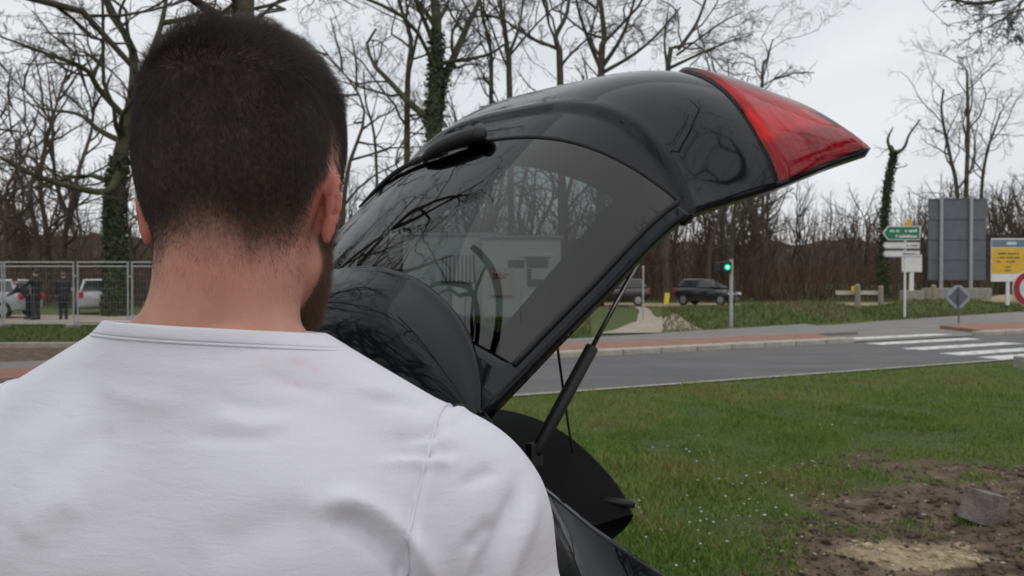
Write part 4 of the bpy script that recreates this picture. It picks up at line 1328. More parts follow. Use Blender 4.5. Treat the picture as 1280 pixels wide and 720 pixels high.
# ---- the man in the white T-shirt
MAN = np.array([-0.236, 0.725, 0.0])
BODY_YAW = math.radians(-8)
HEAD_YAW = math.radians(2)          # on top of the body's turn
HR = rotz(HEAD_YAW)
HP = np.array([0.007, 0.0, 0.0])      # head pivot on the neck axis
def hd(x, y, z):
    """point given in the head's own axes"""
    return HR @ np.array([x, y, 0]) + HP + np.array([0, 0, z])

TRS = {-1: 1.550, 1: 1.543}; TRE = {-1: 1.464, 1: 1.454}; SHZ = {-1: 1.424, 1: 1.407}     # the left shoulder is carried higher
def arm_pts(sd):
    sh = np.array([sd * .194, -.012, SHZ[sd]]); el = np.array([sd * .262, .015, 1.135]); wr = np.array([sd * .225, .235, 1.03])
    return sh, el, wr
TORSO = [(.90, .165, .115, .0), (1.00, .165, .112, .0), (1.10, .158, .105, .004), (1.22, .168, .112, .0), (1.32, .182, .122, -.006),
         (1.40, .186, .118, -.012), (1.45, .165, .100, -.018), (1.495, .105, .080, -.024), (1.53, .068, .066, -.024)]

def man_body():
    xs = frange((-.36, -.125, .012), (-.125, .125, .0032), (.125, .37, .012))
    ys = frange((-.17, -.125, .012), (-.125, .135, .0032), (.135, .36, .012))
    zs = frange((-.02, 1.38, .016), (1.38, 1.50, .008), (1.50, 1.84, .0032))
    f = Field(xs, ys, zs)
    f.loft(TORSO, 0.02)
    for sd in (-1, 1):
        sh, el, wr = arm_pts(sd)
        f.cone((sd * .030, -.034, TRS[sd]), (sd * .165, -.026, TRE[sd]), .034, .043, .032)
        f.ell(sh, (.062, .062, .064), .03)
        f.cone(sh, el, .055, .043, .03)
        f.cone(el, wr, .042, .027, .02)
        f.ell((sd * .085, -.085, 1.37), (.075, .04, .10), .04)
        f.cone((sd * .09, 0, .92), (sd * .10, .01, .50), .092, .062, .03)
        f.cone((sd * .10, .01, .50), (sd * .105, -.01, .09), .060, .042, .02)
        f.cone((sd * .105, -.03, .05), (sd * .12, .16, .035), .045, .035, .02)
    # neck
    f.cone((0, -.022, 1.50), hd(0, -.014, 1.66), .058, .057, .020)
    f.cone((0, -.050, 1.50), hd(0, -.045, 1.64), .040, .036, .03)
    # skull, jaw, face
    f.ell(hd(0, .012, 1.716), (.0785, .098, .095), .02, R=HR, p=2.3)
    f.ell(hd(0, -.030, 1.690), (.066, .058, .070), .02, R=HR)
    f.ell(hd(0, .046, 1.648), (.060, .058, .078), .02, R=HR)
    f.cone(hd(-.044, .020, 1.612), hd(-.018, .090, 1.570), .022, .020, .02)
    f.cone(hd(.044, .020, 1.612), hd(.018, .090, 1.570), .022, .020, .02)
    f.ell(hd(0, .092, 1.570), (.025, .020, .020), .015, R=HR)
    f.cone(hd(0, .108, 1.690), hd(0, .128, 1.652), .008, .012, .012)
    for sd in (-1, 1):
        f.ell(hd(sd * .033, .115, 1.694), (.016, .012, .010), .01, op='s', R=HR)
        f.ell(hd(sd * .033, .098, 1.693), (.013, .013, .011), .004, R=HR)
        f.cone(hd(sd * .012, .106, 1.712), hd(sd * .050, .090, 1.712), .008, .007, .012)
        f.ell(hd(sd * .010, .124, 1.648), (.008, .009, .007), .006, R=HR)
    f.cone(hd(-.022, .106, 1.622), hd(.022, .106, 1.622), .006, .006, .006)
    f.cone(hd(-.020, .106, 1.613), hd(.020, .106, 1.613), .007, .007, .006)
    # ears
    for sd in (-1, 1):
        E = HR @ rotz(sd * math.radians(34 if sd > 0 else 62)) @ rotx(math.radians(-10))
        c0 = hd(sd * (.0685 if sd > 0 else .0705), .014, 1.658)
        def ear(X, Y, Z, E=E, c0=c0, sd=sd):
            x, y, z = X - c0[0], Y - c0[1], Z - c0[2]
            w = sd * (E[0, 0] * x + E[1, 0] * y + E[2, 0] * z)       # outwards from the skull
            a = -(E[0, 1] * x + E[1, 1] * y + E[2, 1] * z)           # backwards
            b = E[0, 2] * x + E[1, 2] * y + E[2, 2] * z              # upwards
            hw = np.interp(b, [-.033, -.024, -.01, .006, .018, .027, .033], [.0075, .0095, .0125, .0160, .0180, .0165, .010])
            q = np.sqrt(((a - .0145) / hw) ** 2 + (b / .033) ** 2)
            w0 = .0045 * np.exp(-((q - .55) / .28) ** 2) * -1.0 + .004 * smst(.7, 1.0, q) * smst(-.030, -.010, b) + .12 * b * smst(0, -.03, b)
            th = .0026 + .0018 * smst(.72, .92, q) * smst(-.03, -.012, b) + .0012 * smst(-.018, -.026, b)
            d1 = np.abs(w - w0) - th; d2 = (q - 1) * .012
            return np.sqrt(np.maximum(d1 + .002, 0) ** 2 + np.maximum(d2 + .002, 0) ** 2) - .002 + np.minimum(np.maximum(d1, d2), 0) * .5
        f.put(c0 - .05, c0 + .05, ear, .004, pad=.0)
        f.cone(c0 + E @ np.array([0, .004, .012]), c0 + E @ np.array([sd * .001, -.007, .004]), .010, .006, .007)
        f.cone(c0 + E @ np.array([0, .004, -.008]), c0 + E @ np.array([sd * .001, -.006, -.006]), .010, .006, .007)
    V, F = f.mesh()
    return relax(V, F, 1, 0.4), F

def hand(sd):
    """palm, four curled fingers of unequal length and a thumb, as one skin that runs into the wrist"""
    sh, el, wr = arm_pts(sd)
    fw = (wr - el) / np.linalg.norm(wr - el)
    side = np.array([sd * 1.0, 0, 0]); side -= fw * (side @ fw); side /= np.linalg.norm(side)
    up = np.cross(side, fw) * sd
    if up[2] < 0: up = -up
    B = lambda a, b, c: wr + fw * a + side * (-b) + up * c      # along, towards the thumb, towards the back of the hand
    lo = wr + fw * .08 - .16; hi = wr + fw * .08 + .16
    f = Field(*[np.arange(l, h, .0042) for l, h in zip(lo, hi)])
    f.cone(B(-.06, 0, 0), B(.015, 0, 0), .031, .025, .01)
    for i, b in enumerate((.028, .009, -.010, -.028)):
        f.cone(B(.0, b * .45, 0), B(.085, b, 0), .016, .0125, .012)
        L = (.072, .080, .074, .058)[i]
        k = B(.088, b, .002)
        p1 = k + fw * L * .45 * .85 - up * L * .45 * .5
        p2 = p1 + fw * L * .32 * .45 - up * L * .32 * .85
        p3 = p2 - fw * L * .23 * .05 - up * L * .23 * .98
        f.chain([k, p1, p2, p3], [.0098, .0090, .0082, .0072], .004)
    t0, t1, t2 = B(.02, .024, -.004), B(.058, .052, -.016), B(.084, .058, -.030)
    f.chain([t0, t1, t2, t2 + fw * .018 - up * .012], [.016, .0115, .0100, .0085], .006)
    V, F = f.mesh()
    return relax(V, F, 1, .4), F

man = empty('person', MAN, BODY_YAW)
tag(man, 'bearded person in a white T-shirt seen from behind, standing at the open tailgate', 'person')

M_SKIN = mat('skin', sr(198, 142, 122), rough=0.52, sss=0.25, var=0.0, bump=0.25, bscale=420, bdist=0.0008, spec=0.35)
def skin_nodes():
    n, l = M_SKIN.node_tree.nodes, M_SKIN.node_tree.links
    b = n['Principled BSDF']
    tc = n.new('ShaderNodeTexCoord')
    def nz(scale, c1, c2, lo=.35, hi=.65):
        ns = n.new('ShaderNodeTexNoise'); ns.inputs['Scale'].default_value = scale; ns.inputs['Detail'].default_value = 5
        l.new(tc.outputs['Object'], ns.inputs['Vector'])
        rp = n.new('ShaderNodeValToRGB')
        rp.color_ramp.elements[0].position = lo; rp.color_ramp.elements[0].color = (*c1, 1)
        rp.color_ramp.elements[1].position = hi; rp.color_ramp.elements[1].color = (*c2, 1)
        l.new(ns.outputs['Fac'], rp.inputs[0]); return rp.outputs[0]
    l.new(nz(26, sr(186, 136, 116), sr(206, 156, 136)), b.inputs['Base Color'])
    attr_mix(M_SKIN, 'blush', nz(40, sr(184, 110, 96), sr(194, 122, 107)))
    attr_mix(M_SKIN, 'scalp', sr(33, 26, 23), 0.2, 1.0, noise_amt=0.35, nscale=260)
    attr_mix(M_SKIN, 'mole', sr(60, 34, 28))
skin_nodes()

V, F = man_body()
parts_v, parts_f, off = [V], [F], len(V)
for sd in (-1, 1):
    v, f_ = hand(sd)
    parts_v.append(v); parts_f.append(f_ + off); off += len(v)
V = np.concatenate(parts_v); F = np.concatenate(parts_f)
N = vnormals(V, F)
def head_local(V):
    q = V - HP
    return np.stack([q[:, 0] * HR[0, 0] + q[:, 1] * HR[1, 0], q[:, 0] * HR[0, 1] + q[:, 1] * HR[1, 1], q[:, 2]], 1)
HL = head_local(V)
def ear_mask(h):
    out = smst(0, .003, np.abs(h[:, 0]) - np.interp(h[:, 2], [1.62, 1.685, 1.702], [.0685, .0745, .081])) * (h[:, 2] > 1.615) * (h[:, 2] < 1.702) * (h[:, 1] < .03)
    # a bare margin on the skull behind each ear
    beh = np.exp(-((np.abs(h[:, 0]) - .074) / .010) ** 2 - ((h[:, 1] + .010) / .016) ** 2 - ((h[:, 2] - 1.655) / .030) ** 2)
    return np.clip(np.maximum(out, beh * 1.4), 0, 1)
def scalp_mask(h, soft=0.02):
    x, y, z = h[:, 0], h[:, 1], h[:, 2]
    # the hairline: nape at the back, up round the ears, across the forehead
    line = np.interp(y, [-.10, -.045, -.02, .0, .022, .035, .06, .085, .11], [1.606, 1.602, 1.622, 1.684, 1.684, 1.655, 1.70, 1.755, 1.765]) - .009 * np.exp(-((np.abs(x) - .036) / .014) ** 2) * (y < 0)
    line = line + 0.012 * fbm(x * 60, y * 60, z * 20, oct=3, seed=5)
    m = smst(-soft * .6, soft * 3.0, z - line)
    return m * (1 - ear_mask(h))
def beard_mask(h):
    x, y, z = h[:, 0], h[:, 1], h[:, 2]
    top = np.interp(y, [.0, .02, .04, .07, .10, .13], [1.60, 1.70, 1.668, 1.642, 1.638, 1.640])
    bot = np.interp(y, [.0, .03, .06, .10], [1.612, 1.578, 1.555, 1.540])
    m = smst(0.006, -.010, z - top) * smst(-.008, .008, z - bot) * smst(.005, .022, y)
    lips = np.exp(-((x / .022) ** 2 + ((z - 1.617) / .009) ** 2)) * (y > .09)
    return m * (1 - np.clip(lips * 1.5, 0, 1)) * (1 - ear_mask(h))
sc_m = scalp_mask(HL); bd_m = beard_mask(HL)
me = mesh_np('body', V, F, True)
set_attr(me, 'scalp', np.clip(np.maximum(sc_m * .96, bd_m * .8), 0, 1))
bl_ = np.maximum(ear_mask(HL) * .9, .70 * np.exp(-((V[:, 2] - 1.612) / .035) ** 2) * (V[:, 1] < .02) * (.55 + .45 * fbm(V[:, 0] * 18, V[:, 1] * 18, V[:, 2] * 18, oct=2, seed=9)))
set_attr(me, 'blush', np.clip(bl_, 0, 1))
body = link('body', me, M_SKIN, man)

# ---- hair strands
def strands(name, parent, m, root, d0, length, rad, bend, segs=3, seed=0):
    rng = np.random.default_rng(seed)
    n = len(root)
    cu = bpy.data.hair_curves.new(name)
    cu.add_curves([segs + 1] * n)
    pts = np.zeros((n, segs + 1, 3), np.float32)
    p = root.copy(); d = d0.copy()
    pts[:, 0] = p
    for i in range(segs):
        d = d + bend * (0.45) + rng.normal(0, .10, d.shape)
        d /= np.linalg.norm(d, axis=1)[:, None]
        p = p + d * (length / segs)[:, None]
        pts[:, i + 1] = p
    cu.attributes['position'].data.foreach_set('vector', pts.ravel())
    r = (rad[:, None] * np.linspace(1, .45, segs + 1)[None, :]).astype(np.float32)
    ra = cu.attributes.get('radius') or cu.attributes.new('radius', 'FLOAT', 'POINT')
    ra.data.foreach_set('value', r.ravel())
    cu.materials.append(m)
    o = bpy.data.objects.new(name, cu); COL.objects.link(o); o.parent = parent
    return o
def scatter(V, F, w, n, rng):
    """n random points on quads weighted by area times the mean vertex weight"""
    ar = np.linalg.norm(np.cross(V[F[:, 2]] - V[F[:, 0]], V[F[:, 3]] - V[F[:, 1]]), axis=1) * w[F].mean(1)
    i = rng.choice(len(F), n, p=ar / ar.sum())
    a, b = rng.random(n)[:, None], rng.random(n)[:, None]
    q = F[i]
    P = (V[q[:, 0]] * (1 - a) + V[q[:, 1]] * a) * (1 - b) + (V[q[:, 3]] * (1 - a) + V[q[:, 2]] * a) * b
    nn = (N[q[:, 0]] * (1 - a) + N[q[:, 1]] * a) * (1 - b) + (N[q[:, 3]] * (1 - a) + N[q[:, 2]] * a) * b
    return P, nn / np.linalg.norm(nn, axis=1)[:, None]
def hair_mat(name, c1, c2):
    m = mat(name, c1, rough=0.5, spec=0.4)
    n, l = m.node_tree.nodes, m.node_tree.links
    hi = n.new('ShaderNodeHairInfo')
    rp = n.new('ShaderNodeValToRGB')
    rp.color_ramp.elements[0].color = (*c1, 1); rp.color_ramp.elements[1].color = (*c2, 1)
    l.new(hi.outputs['Random'], rp.inputs[0]); l.new(rp.outputs[0], n['Principled BSDF'].inputs['Base Color'])
    return m
M_HAIR = hair_mat('brown_hair', (0.017, 0.011, 0.008), (0.052, 0.034, 0.026))
M_BEARD = hair_mat('auburn_beard', (0.060, 0.028, 0.015), (0.17, 0.085, 0.046))
rng = np.random.default_rng(11)
hm = smst(.02, .9, sc_m) * (.35 + .65 * smst(1.60, 1.66, HL[:, 2]))
P, nn = scatter(V, F, hm, 60000, rng)
hl = head_local(P)
ang = np.interp(hl[:, 2], [1.61, 1.64, 1.69, 1.74, 1.775, 1.80], [.0025, .004, .006, .009, .015, .020])
ln = ang * rng.uniform(.75, 1.15, len(P)) * (.85 + .5 * fbm(hl[:, 0] * 35, hl[:, 1] * 35, hl[:, 2] * 35, oct=2, seed=3))
down = np.array([0, 0, -1.0])
tp = smst(1.745, 1.79, hl[:, 2])[:, None]
whirl = np.stack([-(hl[:, 1] + .04), hl[:, 0], 0 * hl[:, 0]], 1); whirl /= np.linalg.norm(whirl, axis=1)[:, None] + 1e-6
fwd = (HR @ np.array([0.25, 1.0, 0.25]))
comb = down * (1 - tp) * .9 + (whirl @ HR.T * .4 + fwd * .7) * tp
comb = comb + .35 * np.stack([fbm(hl[:, 0] * 25, hl[:, 1] * 25, hl[:, 2] * 25, oct=2, seed=21 + i) for i in range(3)], 1)
comb -= nn * np.sum(comb * nn, 1)[:, None] * .8
d0 = nn * (.75 + .35 * tp) + comb * .55 + rng.normal(0, .12, nn.shape)
d0 /= np.linalg.norm(d0, axis=1)[:, None]
hair = strands('hair', man, M_HAIR, P - nn * .0005, d0, ln, rng.uniform(.00006, .00011, len(P)), comb, 3, 4)
hair.parent = body
# fine neck hairs thinning out below the hairline
nm = smst(1.575, 1.635, HL[:, 2]) * (HL[:, 1] < .0) * (1 - ear_mask(HL)) * (HL[:, 2] < 1.68)
P, nn = scatter(V, F, nm, 2600, rng)
d0 = nn * .35 + np.array([0, 0, -1.0]) + rng.normal(0, .25, nn.shape); d0 /= np.linalg.norm(d0, axis=1)[:, None]
strands('neck_hair', body, M_HAIR, P, d0, rng.uniform(.002, .007, len(P)), np.full(len(P), .00005), np.tile(down, (len(P), 1)) * .2, 3, 5)
P, nn = scatter(V, F, smst(.1, .8, bd_m), 15000, rng)
d0 = nn * .8 + np.array([0, 0, -.8]) + rng.normal(0, .25, nn.shape); d0 /= np.linalg.norm(d0, axis=1)[:, None]
strands('beard', body, M_BEARD, P, d0, rng.uniform(.004, .010, len(P)), rng.uniform(.00007, .00012, len(P)), np.tile(down, (len(P), 1)) * .3, 3, 6)

# ---- T-shirt
M_SHIRT = mat('white_cotton', (0.735, 0.725, 0.79), rough=0.85, sheen=0.15, spec=0.25)
def shirt_nodes():
    n, l = M_SHIRT.node_tree.nodes, M_SHIRT.node_tree.links
    b = n['Principled BSDF']
    tc = n.new('ShaderNodeTexCoord')
    hs = []
    for sc, det, wgt in (((9, 9, 60), 4, .40), ((34, 34, 130), 4, .36), ((900, 900, 900), 2, .14)):
        mp = n.new('ShaderNodeMapping'); mp.inputs['Scale'].default_value = sc
        ns = n.new('ShaderNodeTexNoise'); ns.inputs['Scale'].default_value = 1.0; ns.inputs['Detail'].default_value = det; ns.inputs['Distortion'].default_value = .6
        l.new(tc.outputs['Object'], mp.inputs[0]); l.new(mp.outputs[0], ns.inputs['Vector'])
        ma = n.new('ShaderNodeMath'); ma.operation = 'MULTIPLY'; ma.inputs[1].default_value = wgt
        l.new(ns.outputs['Fac'], ma.inputs[0]); hs.append(ma.outputs[0])
    a1 = n.new('ShaderNodeMath'); l.new(hs[0], a1.inputs[0]); l.new(hs[1], a1.inputs[1])
    a2 = n.new('ShaderNodeMath'); l.new(a1.outputs[0], a2.inputs[0]); l.new(hs[2], a2.inputs[1])
    bp = n.new('ShaderNodeBump'); bp.inputs['Strength'].default_value = .6; bp.inputs['Distance'].default_value = .003
    l.new(a2.outputs[0], bp.inputs['Height']); l.new(bp.outputs[0], b.inputs['Normal'])
    attr_mix(M_SHIRT, 'stain', sr(226, 196, 202), .35, 1.3, noise_amt=1.0, nscale=45)
shirt_nodes()

def shirt_field(step=.0043):
    xs = np.arange(-.40, .41, step); ys = np.arange(-.20, .20, step); zs = np.arange(.84, 1.60, step)
    f = Field(xs, ys, zs)
    tab = [(z, a + (.022 if z < 1.25 else .012 if z < 1.38 else .009), b + (.024 if z < 1.25 else .014 if z < 1.38 else .009), cy) for z, a, b, cy in TORSO]
    tab[0] = (.86,) + tab[0][1:]
    f.loft(tab, 0.02)
    for sd in (-1, 1):
        sh, el, wr = arm_pts(sd)
        f.cone((sd * .030, -.034, TRS[sd]), (sd * .165, -.026, TRE[sd]), .042, .051, .030)
        f.ell(sh, (.070, .070, .072), .035)
        e2 = sh + (el - sh) * .72
        f.cone(sh, e2, .066, .072, .035)
        f.ell((sd * .085, -.085, 1.37), (.080, .052, .105), .045)
    f.cone((-.010, -.026, 1.46), (-.010, -.022, 1.62), .076, .074, .022)
    return f
NZ, NSX = 1.556, .05      # neckline height and its sideways slope
sf = shirt_field()
V, F = sf.mesh()
V = relax(V, F, 3, .5)
N = vnormals(V, F)

def man_to_px(V):
    q = V @ rotz(BODY_YAW).T + MAN
    return 640 + F_PX * q[:, 0] / q[:, 1], 348 + F_PX * (CAM_H - q[:, 2]) / q[:, 1]
def dist_poly(X, Y, pts):
    best = np.full(len(X), 1e9); sgn = np.zeros(len(X)); par = np.zeros(len(X))
    pts = np.asarray(pts, float); n = len(pts) - 1
    for i in range(n):
        a, b = pts[i], pts[i + 1]; ab = b - a
        t = np.clip(((X - a[0]) * ab[0] + (Y - a[1]) * ab[1]) / (ab @ ab), 0, 1)
        dx, dy = X - a[0] - t * ab[0], Y - a[1] - t * ab[1]
        d = np.hypot(dx, dy); m = d < best
        best = np.where(m, d, best); sgn = np.where(m, np.sign(ab[0] * dy - ab[1] * dx), sgn); par = np.where(m, (i + t) / n, par)
    return best, sgn, par
back = smst(.15, -.25, N[:, 1]) * (V[:, 1] < .03)
PX, PY = man_to_px(V)
disp = np.zeros(len(V))
FOLDS = [  # polyline measured on the cloth, height in metres, half width
    ([(395, 632), (440, 628), (490, 655), (530, 700), (555, 760)], .010, 13),
    ([(405, 655), (445, 662), (490, 700), (520, 750)], -.009, 11),
    ([(650, 600), (634, 650), (605, 705), (590, 760)], -.007, 10),
    ([(672, 610), (655, 665), (632, 720), (620, 770)], .005, 12),
    ([(480, 566), (530, 566), (575, 562)], -.0022, 6), ([(480, 553), (530, 545), (575, 528)], -.0020, 7), ([(470, 580), (530, 578), (570, 580)], .002, 6),
    ([(575, 610), (600, 595), (625, 588)], -.0025, 8), ([(578, 690), (600, 672), (618, 650)], -.003, 9),
    ([(455, 500), (500, 505), (545, 510)], -.0015, 8), ([(440, 480), (470, 488), (500, 492)], .0012, 8),
    ([(270, 500), (320, 510), (380, 508)], -.0014, 8), ([(255, 520), (320, 532), (370, 525)], .0014, 9), ([(230, 545), (290, 550), (350, 548)], -.0012, 8),
    ([(330, 470), (380, 486), (420, 490)], -.0014, 8), ([(120, 480), (170, 500), (230, 505)], .0012, 14),
    ([(30, 600), (90, 560), (150, 540)], -.0015, 20), ([(250, 700), (330, 660), (400, 645)], -.002, 26), ([(20, 680), (60, 640), (110, 620)], .002, 24),
]
for pts, h, w in FOLDS:
    d, s_, t = dist_poly(PX, PY, catmull(pts, 14))
    disp += (h if abs(h) > .004 else 1.7 * h) * np.exp(-(d / w) ** 2) * np.clip(np.sin(np.pi * np.clip(t, .04, .96)) * 1.6, 0, 1) * back
# armhole seams on both shoulders: a narrow groove with the sleeve side a touch fuller
for sd in (-1, 1):
    sx = np.interp(V[:, 2], [1.24, 1.30, 1.38, 1.44, 1.50, 1.53], [.186, .180, .176, .180, .192, .205])
    e = sd * V[:, 0] - sx
    on = smst(1.22, 1.26, V[:, 2])
    disp += on * (-.0030 * np.exp(-(e / .0035) ** 2) + .0018 * np.exp(-((e - .007) / .005) ** 2))
disp += .0024 * fbm(V[:, 0] * 9, V[:, 1] * 9, V[:, 2] * 20, oct=3, seed=31) * smst(1.55, 1.45, V[:, 2])
disp += .006 * fbm(V[:, 0] * 7, V[:, 1] * 7, V[:, 2] * 5, oct=2, seed=37) * smst(1.36, 1.15, V[:, 2])
V = V + N * disp[:, None]
me = mesh_np('tshirt', V, F, True)
bm = bmesh.new(); bm.from_mesh(me)
NECK_C = Vector((0, -.020, NZ)); NECK_N = Vector((NSX, .06, 1.0)).normalized()
def cut(co, no, sel=None):
    fs = [f for f in bm.faces if sel is None or sel(f.calc_center_median())]
    geom = list({v for f in fs for v in f.verts}) + list({e for f in fs for e in f.edges}) + fs
    bmesh.ops.bisect_plane(bm, geom=geom, plane_co=co, plane_no=no, clear_outer=True)
cut(NECK_C, NECK_N)
cut(Vector((0, 0, .875)), Vector((.03, 0, -1)).normalized())
for sd in (-1, 1):
    sh, el, wr = arm_pts(sd)
    ax = Vector(el - sh).normalized(); pt = Vector(sh + (el - sh) * .66)
    cut(pt, ax, lambda c, sd=sd: sd * c.x > .195 and c.z < 1.36)
bm.to_mesh(me); bm.free()
for p in me.polygons: p.use_smooth = True
co = np.zeros(len(me.vertices) * 3); me.vertices.foreach_get('co', co); co = co.reshape(-1, 3)
px, py = man_to_px(co)
st = np.zeros(len(co))
for cx, cy, wx, wy, a in ((332, 452, 22, 9, .7), (372, 452, 20, 8, .9), (300, 462, 22, 8, .5), (350, 478, 30, 10, .6), (395, 462, 10, 8, .6), (372, 481, 5, 4, 1.0)):
    st = np.maximum(st, a * np.exp(-((px - cx) / wx) ** 2 - ((py - cy) / wy) ** 2))
set_attr(me, 'stain', st * (co[:, 1] < 0))
shirt = link('tshirt', me, M_SHIRT, body)
md = shirt.modifiers.new('cloth', 'SOLIDIFY'); md.thickness = .0018; md.offset = -1
# stitched armhole seams
from mathutils.bvhtree import BVHTree
tree = BVHTree.FromPolygons([tuple(c) for c in co], [tuple(p.vertices) for p in me.polygons])
for sd in (-1, 1):
    pts = []
    for a in np.radians(np.linspace(-62, 205, 70)):
        dr = Vector((0, -math.cos(a), math.sin(a)))
        z = 1.40 + .08 * math.sin(a)
        x = float(np.interp(z, [1.24, 1.30, 1.38, 1.44, 1.50, 1.53], [.186, .180, .176, .180, .192, .205])) * sd
        h = tree.ray_cast(Vector((x, -.012, 1.385)), dr)
        if h[0] is not None: pts.append(h[0] + h[1] * .0003)
    mb = MB(); mb.tube(pts, .0013, 6)
    o = mb.build('armhole_seam', M_SHIRT, shirt, smooth=True); set_attr(o.data, 'stain', np.zeros(len(o.data.vertices)))
# ribbed collar following the neckline
def neck_ring(dz, grow):
    pts = []
    X, Y, Z = sf.ax
    for a in np.linspace(0, 2 * PI, 96, endpoint=False):
        lo, hi = .03, .20
        for _ in range(26):
            r = (lo + hi) / 2
            x, y = r * math.cos(a), -.02 + r * math.sin(a)
            z = NZ - .06 * (y + .02) - NSX * x + dz
            i = np.clip(np.searchsorted(X, x) - 1, 0, len(X) - 2); j = np.clip(np.searchsorted(Y, y) - 1, 0, len(Y) - 2); k = np.clip(np.searchsorted(Z, z) - 1, 0, len(Z) - 2)
            fx, fy, fz = (x - X[i]) / (X[i + 1] - X[i]), (y - Y[j]) / (Y[j + 1] - Y[j]), (z - Z[k]) / (Z[k + 1] - Z[k])
            c = sf.D[i:i + 2, j:j + 2, k:k + 2]
            c = c[0] * (1 - fx) + c[1] * fx; c = c[0] * (1 - fy) + c[1] * fy; v = c[0] * (1 - fz) + c[1] * fz
            if v < 0: lo = r
            else: hi = r
        r = (lo + hi) / 2 + grow
        pts.append((r * math.cos(a), -.02 + r * math.sin(a), z))
    P = np.array(pts)
    for _ in range(3):
        P[:, :2] = .5 * P[:, :2] + .25 * (np.roll(P[:, :2], 1, 0) + np.roll(P[:, :2], -1, 0))
    return P
prof = [(.0025, -.0045), (.0040, -.0020), (.0038, .0008), (.0022, .0016), (-.0030, .0018), (-.0052, .0020), (-.0060, .0016), (-.0064, .0008), (-.0068, .0016), (-.0080, .0016), (-.0088, .0010), (-.0092, -.0004)]
rings = [neck_ring(dz, g) for dz, g in prof]
P = np.concatenate(rings); nr, nc = len(prof), 96
i, j = np.meshgrid(np.arange(nr - 1), np.arange(nc), indexing='ij')
fc = np.stack([i * nc + j, i * nc + (j + 1) % nc, (i + 1) * nc + (j + 1) % nc, (i + 1) * nc + j], -1).reshape(-1, 4)[:, ::-1]
me = mesh_np('collar', P, fc, True)
set_attr(me, 'stain', np.zeros(len(P)))
link('collar', me, M_SHIRT, shirt)

# ---- trousers and shoes
M_DENIM = mat('dark_denim', (0.022, 0.027, 0.045), rough=0.9, var=.25, vscale=40, bump=.3, bscale=300, bdist=.002)
f = Field(np.arange(-.25, .26, .011), np.arange(-.19, .20, .011), np.arange(.02, 1.0, .011))
f.loft([(.84, .178, .128, 0), (.90, .176, .126, .0), (.955, .172, .120, .0)], .02)
for sd in (-1, 1):
    f.cone((sd * .09, 0, .88), (sd * .10, .01, .50), .104, .078, .03)
    f.cone((sd * .10, .01, .50), (sd * .105, -.01, .06), .076, .068, .02)
V2, F2 = f.mesh(); V2 = relax(V2, F2, 1)
N2 = vnormals(V2, F2)
V2 += N2 * (.006 * fbm(V2[:, 0] * 12, V2[:, 1] * 12, V2[:, 2] * 8, oct=3, seed=41))[:, None]
link('trousers', mesh_np('trousers', V2, F2, True), M_DENIM, body)
M_SHOE = mat('shoe_leather', (0.03, 0.03, 0.032), rough=.5, bump=.2, bscale=150)
for sd in (-1, 1):
    f = Field(np.arange(-.08, .09, .008), np.arange(-.12, .24, .008), np.arange(-.01, .14, .008))
    f.cone((0, -.04, .055), (sd * .01, .15, .042), .055, .044, .03)
    f.cone((0, -.035, .06), (0, -.02, .115), .052, .050, .02)
    f.put((-.2, -.2, -.2), (.2, .3, 0), lambda X, Y, Z: Z + 0 * X + 0 * Y, 0, 's', .0)
    V2, F2 = f.mesh()
    o = link('shoe', mesh_np('shoe', relax(V2, F2, 1), F2, True), M_SHOE, body)
    o.location = (sd * .105, 0, .006)
# ------------------------------------------------------------------ street furniture and signs
M_GALV = mat('galvanised_steel', (.42, .43, .44), rough=.45, metal=.6, var=.15, vscale=8)
M_GREYP = mat('grey_paint', (.30, .31, .32), rough=.6, var=.12, vscale=4)
M_SIGNBACK = mat('sign_back_grey', (.105, .115, .135), rough=.55, var=.12, vscale=2)
M_WHITE = mat('white_enamel', (.66, .66, .64), rough=.45, var=.10, vscale=3)
M_GREEN = mat('sign_green', (.010, .165, .085), rough=.4, var=.08, vscale=3)
M_YELLOW = mat('sign_yellow', (.62, .38, .03), rough=.45, var=.10, vscale=3)
M_RED = mat('sign_red', (.36, .018, .035), rough=.4, var=.08, vscale=3)
M_INK = mat('black_print', (.04, .04, .045), rough=.6)
M_BLUEG = mat('grey_blue_print', (.13, .17, .22), rough=.5)
M_TIMBER = mat('weathered_timber', (.20, .165, .12), rough=.9, col2=(.32, .28, .22), vscale=12, bump=.4, bscale=60)
M_BLACKB = mat('signal_black', (.015, .015, .016), rough=.5)
M_OLDCONC = mat('old_concrete', (.22, .205, .18), rough=.95, col2=(.34, .32, .285), vscale=4, bump=.5, bscale=30)
M_DKGLASS = mat('dark_pane', (.02, .022, .024), rough=.08, spec=.6)

def zc(py, d): return CAM_H - (py - 348) / F_PX * d
def xc(px, d): return (px - 640) / F_PX * d
def gz(x, y): return float(ground_z(np.array([x]), np.array([y]))[0])
def post(par, name, x, y, z0, z1, r, m, k=10):
    mb = MB(); mb.tube([(x, y, z0), (x, y, z1)], r, k); return mb.build(name, m, par, smooth=False)
def text(par, body, size, loc, m, rz=0.0, align='CENTER', sx=1.0):
    """lettering as a real, slightly raised mesh"""
    cu = bpy.data.curves.new('lettering', 'FONT'); cu.body = body; cu.size = size; cu.align_x = align; cu.align_y = 'CENTER'; cu.extrude = .002
    o = bpy.data.objects.new('tmp', cu); COL.objects.link(o)
    me = bpy.data.meshes.new_from_object(o.evaluated_get(bpy.context.evaluated_depsgraph_get()))
    bpy.data.objects.remove(o); bpy.data.curves.remove(cu)
    q = link('lettering', me, m, par)
    q.location = loc; q.rotation_euler = (PI / 2, 0, rz); q.scale = (sx, 1, 1)
    return q
